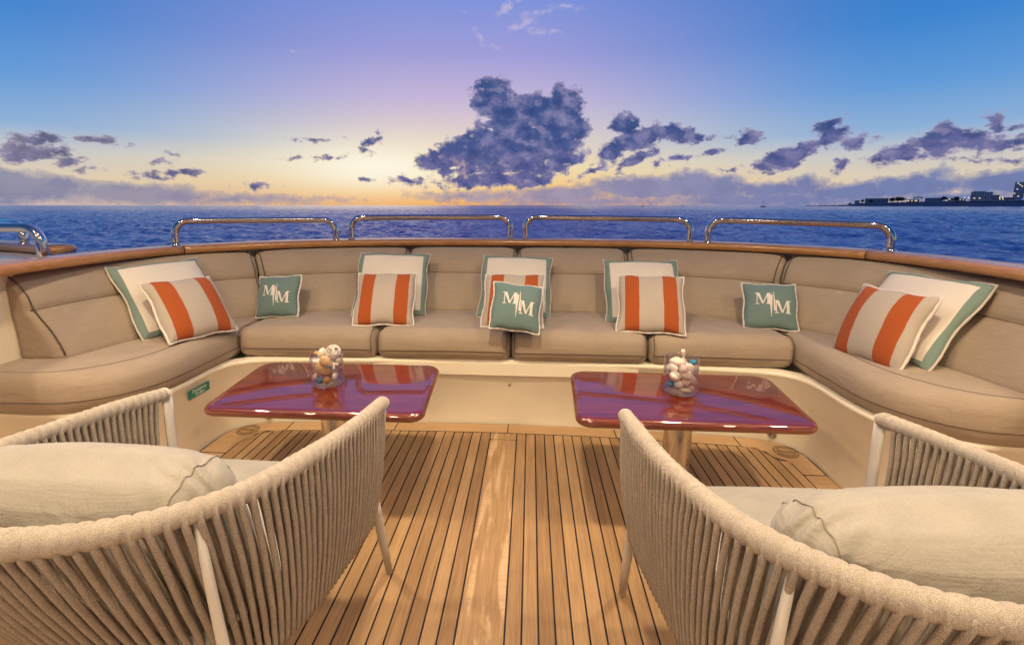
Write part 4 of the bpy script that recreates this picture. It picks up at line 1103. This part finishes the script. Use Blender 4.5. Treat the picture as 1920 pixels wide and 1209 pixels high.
    def loopz(z):
        out = []
        hx, hy, r = L/2+e, D/2+e, 0.035
        for cx, cy, a0 in ((hx-r, -hy+r, -PI/2), (hx-r, hy-r, 0), (-hx+r, hy-r, PI/2), (-hx+r, -hy+r, PI)):
            for k in range(7): a = a0+PI/2*k/6; out.append((cx+r*math.cos(a), cy+r*math.sin(a), z))
            nxt = None
        dense = []
        for a, b in zip(out, out[1:]+out[:1]):
            dist = math.dist(a, b); c_ = max(1, int(dist/0.05))
            for k in range(c_): dense.append(tuple(a[q]+(b[q]-a[q])*k/c_ for q in range(3)))
        return dense
    m.tube([w1(*p) for p in loopz(0.028)], 0.002, 6, closed=True); m.tube([w1(*p) for p in loopz(-0.028)], 0.002, 6, closed=True); m.build('piping', M['chair_cushion'], o)
    return t
def back_pillow(parent, seed, off, tilt, wide):
    L, H, D = wide, 0.385, 0.235; nz = smooth_noise(seed, 7, 7, 22); fz = smooth_noise(seed+5, 5, 25, 60)
    def w2(x, y, z):
        u = x/(L/2); v = z/(H/2); f = y/(D/2)
        pl = ((1-abs(u)**3.0*0.48))*(1-abs(v)**3.0*0.42)
        X = x*(1-0.05*(1-v*v)); Y = y*pl; Z = z*(1-0.07*abs(u)**3*(1 if z > 0 else 0.6))
        # gathered folds at the top corners
        c = math.exp(-(((abs(u)-0.86)/0.22)**2+((v-0.72)/0.40)**2))
        Y += 0.0065*c*math.sin(26*(abs(u)*0.8+v*0.9)+seed)*math.tanh(3*f)
        Z += 0.006*c*math.sin(24*(abs(u)+0.5*f)+seed)
        q = 0.009*nz(x, y, z)+0.0015*fz(x, y, z)
        Z += q; Y += q*math.tanh(3*f)*0.8
        return (X, Y, Z)
    vs, fs = rbox(L, D, H, 0.075, 44, 10, 26, 7)
    o = mesh_obj('back_cushion', [w2(*v) for v in vs], fs, M['chair_cushion'], parent)
    m = MB()
    for sx in (-1, 1):          # the seam that closes each end of the cushion
        ring_ = []
        ry, rz = D/2, H/2; xx = sx*(L/2-0.045)
        for k in range(72):
            a = 2*PI*k/72; cy, cz = math.cos(a), math.sin(a); q = 1/max(abs(cy)/ry, abs(cz)/rz)
            y_, z_ = cy*q, cz*q
            c0 = (max(-ry+0.075, min(ry-0.075, y_)), max(-rz+0.075, min(rz-0.075, z_))); dx = 0.03
            dv = (dx, y_-c0[0], z_-c0[1]); mm = max(abs(v) for v in dv); ln = math.sqrt(sum(v*v for v in dv))
            ring_.append(w2(xx, c0[0]+dv[1]/ln*mm*1.005, c0[1]+dv[2]/ln*mm*1.005))
        m = MB(); m.tube(ring_, 0.0012, 6, closed=True)
        m.build('piping', M['seam_linen'], o)
    o.location = off; o.rotation_euler = tilt
    return o
def copy_tree(o, parent=None):
    c = o.copy(); C.objects.link(c); c.parent = parent
    for ch in list(o.children): copy_tree(ch, c)
    return c
ch = make_chair()
ch2 = copy_tree(ch)
ch['label'] = 'woven rope armchair at the left table, seen from behind over its plump back cushion'
ch2['label'] = 'woven rope armchair at the right table, cut by the right edge of the view'
ch.location = (-0.582, 0.792, 0); ch.rotation_euler = (0, 0, R(-1.5))
ch2.location = (0.697, 0.762, 0); ch2.rotation_euler = (0, 0, R(2))
back_pillow(ch, 3, (-0.02, -0.112, 0.520), (R(16), R(-1.5), 0), 0.50)
back_pillow(ch2, 8, (0.035, -0.112, 0.522), (R(16), R(0), 0), 0.50)

# ------------------------------------------------------------------ deckhead over the dining end of the deck, with its downlights
m = MB(); m.box(-2.4, 2.4, -3.6, 1.35, 2.30, 2.42); ce = m.build('ceiling', M['ceiling'], smooth=False); ce['kind'] = 'structure'; bevel(ce, 0.03, 3)
LP = [(-1.1, 1.12, 14, 'above the left table'), (0.0, 1.12, 15, 'above the gap between the tables'), (1.1, 1.12, 14, 'above the right table'), (-2.1, 0.45, 13, 'added as fill over the left side deck'), (2.1, 0.45, 13, 'added as fill over the right side deck'), (0.0, -0.3, 7, 'behind the armchairs on the centreline'), (-2.1, -1.1, 16, 'added as fill aft of the left side deck'), (2.1, -1.1, 16, 'added as fill aft of the right side deck'), (-1.2, -2.4, 26, 'outermost left of the back row'), (-0.4, -2.4, 26, 'inner left of the back row'), (0.4, -2.4, 26, 'inner right of the back row'), (1.2, -2.4, 26, 'outermost right of the back row')]  # side-deck lamps are added to fill the shade under the tables
m_, T_, b_ = mat('lamp_lens', (1, 0.9, 0.75), 0.4); b_.inputs['Emission Color'].default_value = (1, 0.72, 0.42, 1); b_.inputs['Emission Strength'].default_value = 6
M['lens'] = m_
LPOW = 1.3
for i, (x, y, pw_, where) in enumerate(LP):
    t = thing('downlight', 'warm round downlight in the ceiling, '+where, 'downlight', (x, y, 2.30), 0, 'downlights in the ceiling over the deck')
    mb = MB(); mb.lathe([(0.105, -0.004), (0.118, -0.006), (0.124, -0.003), (0.125, 0.004)], 32); mb.build('bezel', M['steel'], t)
    mb = MB(); mb.lathe([(0.0, -0.002), (0.105, -0.002)], 24); mb.build('lens', M['lens'], t)
    ld = bpy.data.lights.new('downlight_lamp', 'AREA'); ld.shape = 'DISK'; ld.size = 0.14; ld.energy = pw_*LPOW; ld.color = (1, 0.79, 0.53); ld.spread = R(150)
    lo = bpy.data.objects.new('downlight_lamp', ld); C.objects.link(lo); lo.location = (0, 0, -0.012); lo.parent = t

# ------------------------------------------------------------------ far shore and boats
def pol(az, r, z=0): return (r*math.sin(R(az)), r*math.cos(R(az)), z)
SEA = -4.5; RD = 3200.0
def build_shore():
    m_, T, b = mat('headland_rock', rough=0.95); co = geo_co(T)
    T.put(b.inputs['Base Color'], T.mix(T.noise(co, 0.03, 5), (0.07, 0.10, 0.17, 1), (0.20, 0.22, 0.28, 1)))  # bluish haze of distance is mixed into the rock colour
    prof = [(29.0, -2), (29.6, 2), (31, 4), (32.2, 5), (33.2, 9), (34.0, 17), (35, 20), (37, 22), (39, 26), (41, 28), (43, 30), (44.5, 30), (46.5, 44), (50, 55), (54, 40), (58, 20), (60, -2)]
    azs = np.linspace(29.0, 60, 240); rs = random.Random(4)
    hs = np.interp(azs, [p[0] for p in prof], [p[1] for p in prof]) + np.array([rs.uniform(-1.6, 1.6) for _ in azs])
    cross = [(-40, -0.3), (-10, 0.18), (20, 0.55), (90, 0.92), (180, 1.0), (400, 0.8), (700, -0.3)]
    vs = []; fs = []
    for a, h in zip(azs, hs):
        for dr, k in cross:
            zz = SEA + (h*k if k > 0 else -3) + (rs.uniform(-1.2, 1.2) if k > 0.1 else 0)
            vs.append(pol(a, RD+dr, zz))
    m = len(cross)
    for i in range(len(azs)-1):
        for k in range(m-1): fs.append((i*m+k, i*m+k+1, (i+1)*m+k+1, (i+1)*m+k))
    o = mesh_obj('headland', vs, fs, m_); o['kind'] = 'structure'
    return lambda a: float(np.interp(a, azs, hs))+SEA
land = build_shore()
Mw = [mat('pale_render', (0.75, 0.75, 0.78), 0.8)[0], mat('blue_render', (0.42, 0.55, 0.68), 0.8)[0], mat('brown_render', (0.58, 0.52, 0.56), 0.8)[0]]
Mroof = mat('dark_roof', (0.12, 0.14, 0.17), 0.8)[0]; Mpane = mat('dark_pane', (0.02, 0.025, 0.03), 0.2)[0]
mlit, _, bl_ = mat('lit_pane', (1, 0.8, 0.5), 0.5); bl_.inputs['Emission Color'].default_value = (1, 0.78, 0.45, 1); bl_.inputs['Emission Strength'].default_value = 1.0
def building(label, az, w, h, d, storeys, cols, wm, lit=(), name='apartment_building', cat='building', base=None, group=None, sink=4, roofstep=None):
    z0 = (land(az) if base is None else base)-sink
    p = pol(az, RD+70, z0); t = thing(name, label, cat, p, R(-az), group)
    m = MB(); m.box(-w/2, w/2, 0, d, 0, h); flat(m.build('wall', wm, t))
    m = MB(); m.box(-w/2-0.8, w/2+0.8, -0.8, d+0.8, h, h+1.2); r = flat(m.build('roof', Mroof, t))
    if roofstep: 
        m = MB(); m.box(roofstep[0]*w/2, roofstep[1]*w/2, 3, d-3, h+1.2, h+1.2+roofstep[2]); flat(m.build('roof_tower', wm, t))
    ww = w/cols; hh = (h-sink-1)/storeys
    for c in range(cols):
        for s in range(storeys):
            m = MB(); x = -w/2+(c+0.5)*ww; z = sink+0.5+s*hh
            k = (c, s) in lit
            m.box(x-ww*0.32, x+ww*0.32, -0.5, 0.2, z+hh*0.15, z+hh*0.72)
            if storeys*cols <= 60: flat(m.build('window', mlit if k else Mpane, t))
    return t
building('low open pavilion at the tip of the dark headland', 33.84, 22, 19, 30, 2, 4, Mw[0], (), cat='pavilion', name='pavilion')
building('long low blue grey villa next to the pavilion on the headland', 35.3, 98, 26, 30, 3, 9, Mw[1])
building('wide low house behind the headland trees, with a row of lit windows', 37.9, 52, 14, 25, 1, 8, Mw[2], ((0, 0), (1, 0), (3, 0), (5, 0), (6, 0)), name='house', cat='house')
building('flat roofed blue house right of the lit row of windows', 39.3, 66, 19, 25, 2, 6, Mw[1], (), name='house', cat='house')
building('small pale house with one bright window, left of the large block', 40.4, 40, 17, 25, 2, 4, Mw[0], ((0, 0), (1, 1)), name='house', cat='house')
building('low pale terrace with two lamps lit at the foot of the large block', 41.05, 34, 11, 25, 1, 6, Mw[2], ((2, 0), (4, 0)), name='house', cat='house')
building('large grey apartment block with stepped right side on the shore', 42.25, 74, 42, 30, 6, 8, Mw[0], ((1, 1), (3, 1)), roofstep=(-0.9, 0.3, 4))
building('lower brown wing beside the large grey apartment block', 43.1, 24, 28, 28, 4, 3, Mw[2], ())
building('tall dark tower block with lights at its top, near the right edge', 44.35, 34, 84, 30, 12, 5, Mw[0], ((1, 11), (2, 10), (3, 9), (1, 7), (2, 2), (0, 4)))
building('long low hall in front of the tall tower, with two bright lamps', 43.75, 50, 16, 30, 1, 10, Mw[1], ((0, 0), (2, 0)), name='hall', cat='hall')
building('flat pale house right of the tall tower, mostly outside the view', 45.4, 40, 34, 30, 3, 5, Mw[1], ((1, 1),), name='house', cat='house')
Mtrunk = mat('palm_trunk', (0.03, 0.025, 0.02), 0.9)[0]; Mleaf = mat('dark_leaf', (0.03, 0.06, 0.06), 0.9)[0]
def tree(label, az, h, w, palm=False, seed=0, dr=30):
    rs = random.Random(seed); z0 = land(az)-2; t = thing('palm_tree' if palm else 'shore_tree', label, 'palm' if palm else 'tree', pol(az, RD+dr, z0), R(-az), 'trees on the headland')
    m = MB(); m.tube([(0, 0, 0), (0.3, 0, h*0.45), (0.5, 0, h*0.85)], [h*0.035, h*0.025, h*0.018], 6); m.build('trunk', Mtrunk, t)
    m = MB()
    if palm:
        for k in range(16):
            a = 2*PI*k/16+rs.uniform(-.2, .2); L = w*0.5*rs.uniform(0.8, 1.1); up = rs.uniform(0.1, 0.5)
            P = [Vector((0.5+math.cos(a)*L*q, math.sin(a)*L*q, h*0.85+L*(up*q*1.8-1.2*q*q))) for q in np.linspace(0, 1, 6)]
            for p, q in zip(P, P[1:]):
                s = Vector((-math.sin(a), math.cos(a), 0))*L*0.10; dn = Vector((0, 0, -L*0.08))
                m.add([p+s+dn, p, q, q+s+dn], [(0, 1, 2, 3)]); m.add([p-s+dn, p, q, q-s+dn], [(3, 2, 1, 0)])
    else:
        for k in range(420):
            c = Vector((rs.gauss(0, 0.24)*w, rs.gauss(0, 0.2)*w, h*0.62+rs.gauss(0, 0.17)*h)); s = rs.uniform(0.5, 1.5)*w*0.05
            a = Vector((rs.uniform(-1, 1), rs.uniform(-1, 1), rs.uniform(-1, 1))).normalized()*s; b = a.orthogonal().normalized()*s
            m.add([c-a-b, c+a-b, c+a+b, c-a+b], [(0, 1, 2, 3)])
    m.build('crown', Mleaf, t, smooth=False)
tl = [(36.43, 26, 24, 0, 'dense dark tree left of the gap beside the blue grey villa'), (36.78, 31, 26, 0, 'tallest bushy tree in the clump right of the villa'), (37.12, 28, 26, 0, 'rightmost bushy tree of the clump right of the villa'),
      (34.25, 22, 16, 0, 'single tree between the pavilion and the villa'), (38.0, 28, 16, 1, 'palm left of the trio above the lit row of windows'), (38.23, 31, 17, 1, 'middle and tallest palm above the lit row of windows'),
      (38.48, 28, 16, 1, 'right palm of the trio above the lit row of windows'), (39.95, 24, 20, 0, 'dark tree between the two blue houses'), (40.75, 24, 20, 0, 'round tree beside the small pale house'), (33.3, 9, 12, 0, 'low bush at the tip of the headland'), (34.9, 14, 20, 0, 'low bush in front of the villa')]
for k, (az, h, w, p, lb) in enumerate(tl): tree(lb, az, h, w, bool(p), 60+k, -20 if k == 10 else 40)
lamp_m, _, lb2 = mat('lamp_glow', (1, 1, 0.9), 0.5); lb2.inputs['Emission Color'].default_value = (1, 0.9, 0.7, 1); lb2.inputs['Emission Strength'].default_value = 2.5
blue_m, _, lb3 = mat('blue_glow', (0.1, 0.2, 1), 0.5); lb3.inputs['Emission Color'].default_value = (0.05, 0.2, 1, 1); lb3.inputs['Emission Strength'].default_value = 2.5
for az, up, mm, lb in ((41.5, 8, lamp_m, 'bright street lamp left of the large apartment block'), (41.25, 9, lamp_m, 'yellowish street lamp next to the terrace'), (43.33, 5, lamp_m, 'bright street lamp right of the brown wing'), (43.49, 5, lamp_m, 'second street lamp right of the brown wing'), (44.6, -4, blue_m, 'blue lamp on the shore under the tall tower')):
    z0 = land(az)-3; t = thing('street_lamp', lb, 'lamp', pol(az, RD+20 if mm is lamp_m else RD-8, z0), 0, 'lamps along the shore')
    m = MB(); m.tube([(0, 0, 0), (0, 0, 9+up)], [0.4, 0.3], 6); m.build('pole', Mtrunk, t)
    m = MB(); m.add([(1.7*v[0], 1.7*v[1], 10.2+up+1.4*v[2]) for v in ICO[0]], ICO[1]); m.build('lantern', mm, t)
Msail = mat('hull_dark', (0.04, 0.045, 0.06), 0.5)[0]; Mcl = mat('furled_sail', (0.45, 0.42, 0.42), 0.8)[0]
def yacht(label, az, r, L, mast, rot=0):
    t = thing('sailing_yacht', label, 'sailboat', pol(az, r, SEA), R(rot-az), 'yachts at anchor on the horizon')
    vs = []; fs = []; n = 12
    for i in range(n+1):
        q = i/n; x = -L/2+L*q; b = L*0.16*math.sin(PI*(0.12+0.88*q)**0.8)**0.7 if q < 1 else 0.05
        vs += [(x, -b, 1.7+0.6*q), (x, -b*0.6, -0.2), (x, b*0.6, -0.2), (x, b, 1.7+0.6*q)]
    for i in range(n):
        for k in range(4): fs.append((i*4+k, (i+1)*4+k, (i+1)*4+(k+1) % 4, i*4+(k+1) % 4))
    fs += [(0, 1, 2, 3)]
    mesh_obj('hull', vs, fs, Msail, t)
    m = MB(); m.box(-L*0.22, L*0.12, -L*0.09, L*0.09, 1.8, 3.2); bevel(flat(m.build('cabin', Msail, t)), 0.3)
    m = MB(); m.tube([(L*0.05, 0, 2), (L*0.05, 0, mast)], [0.42, 0.28], 8); m.build('mast', Msail, t)
    m = MB(); m.tube([(L*0.05, 0, 4.2), (-L*0.36, 0, 4.4)], [0.5, 0.4], 8); m.build('boom', Mcl, t)
    m = MB(); m.tube([(L*0.05, 0, mast), (L*0.5, 0, 2.3)], 0.16, 5); m.tube([(L*0.05, 0, mast), (-L*0.5, 0, 2.0)], 0.10, 5); m.build('stay', Msail, t)
yacht('leftmost tiny sailing yacht on the horizon, seen nearly end on', 13.35, 1900, 14, 19, 70)
yacht('middle tiny sailing yacht on the horizon, the faintest one', 17.7, 2600, 13, 17, 60)
yacht('rightmost sailing yacht on the horizon, broadside with a dark hull', 25.85, 1700, 17, 21, 0)
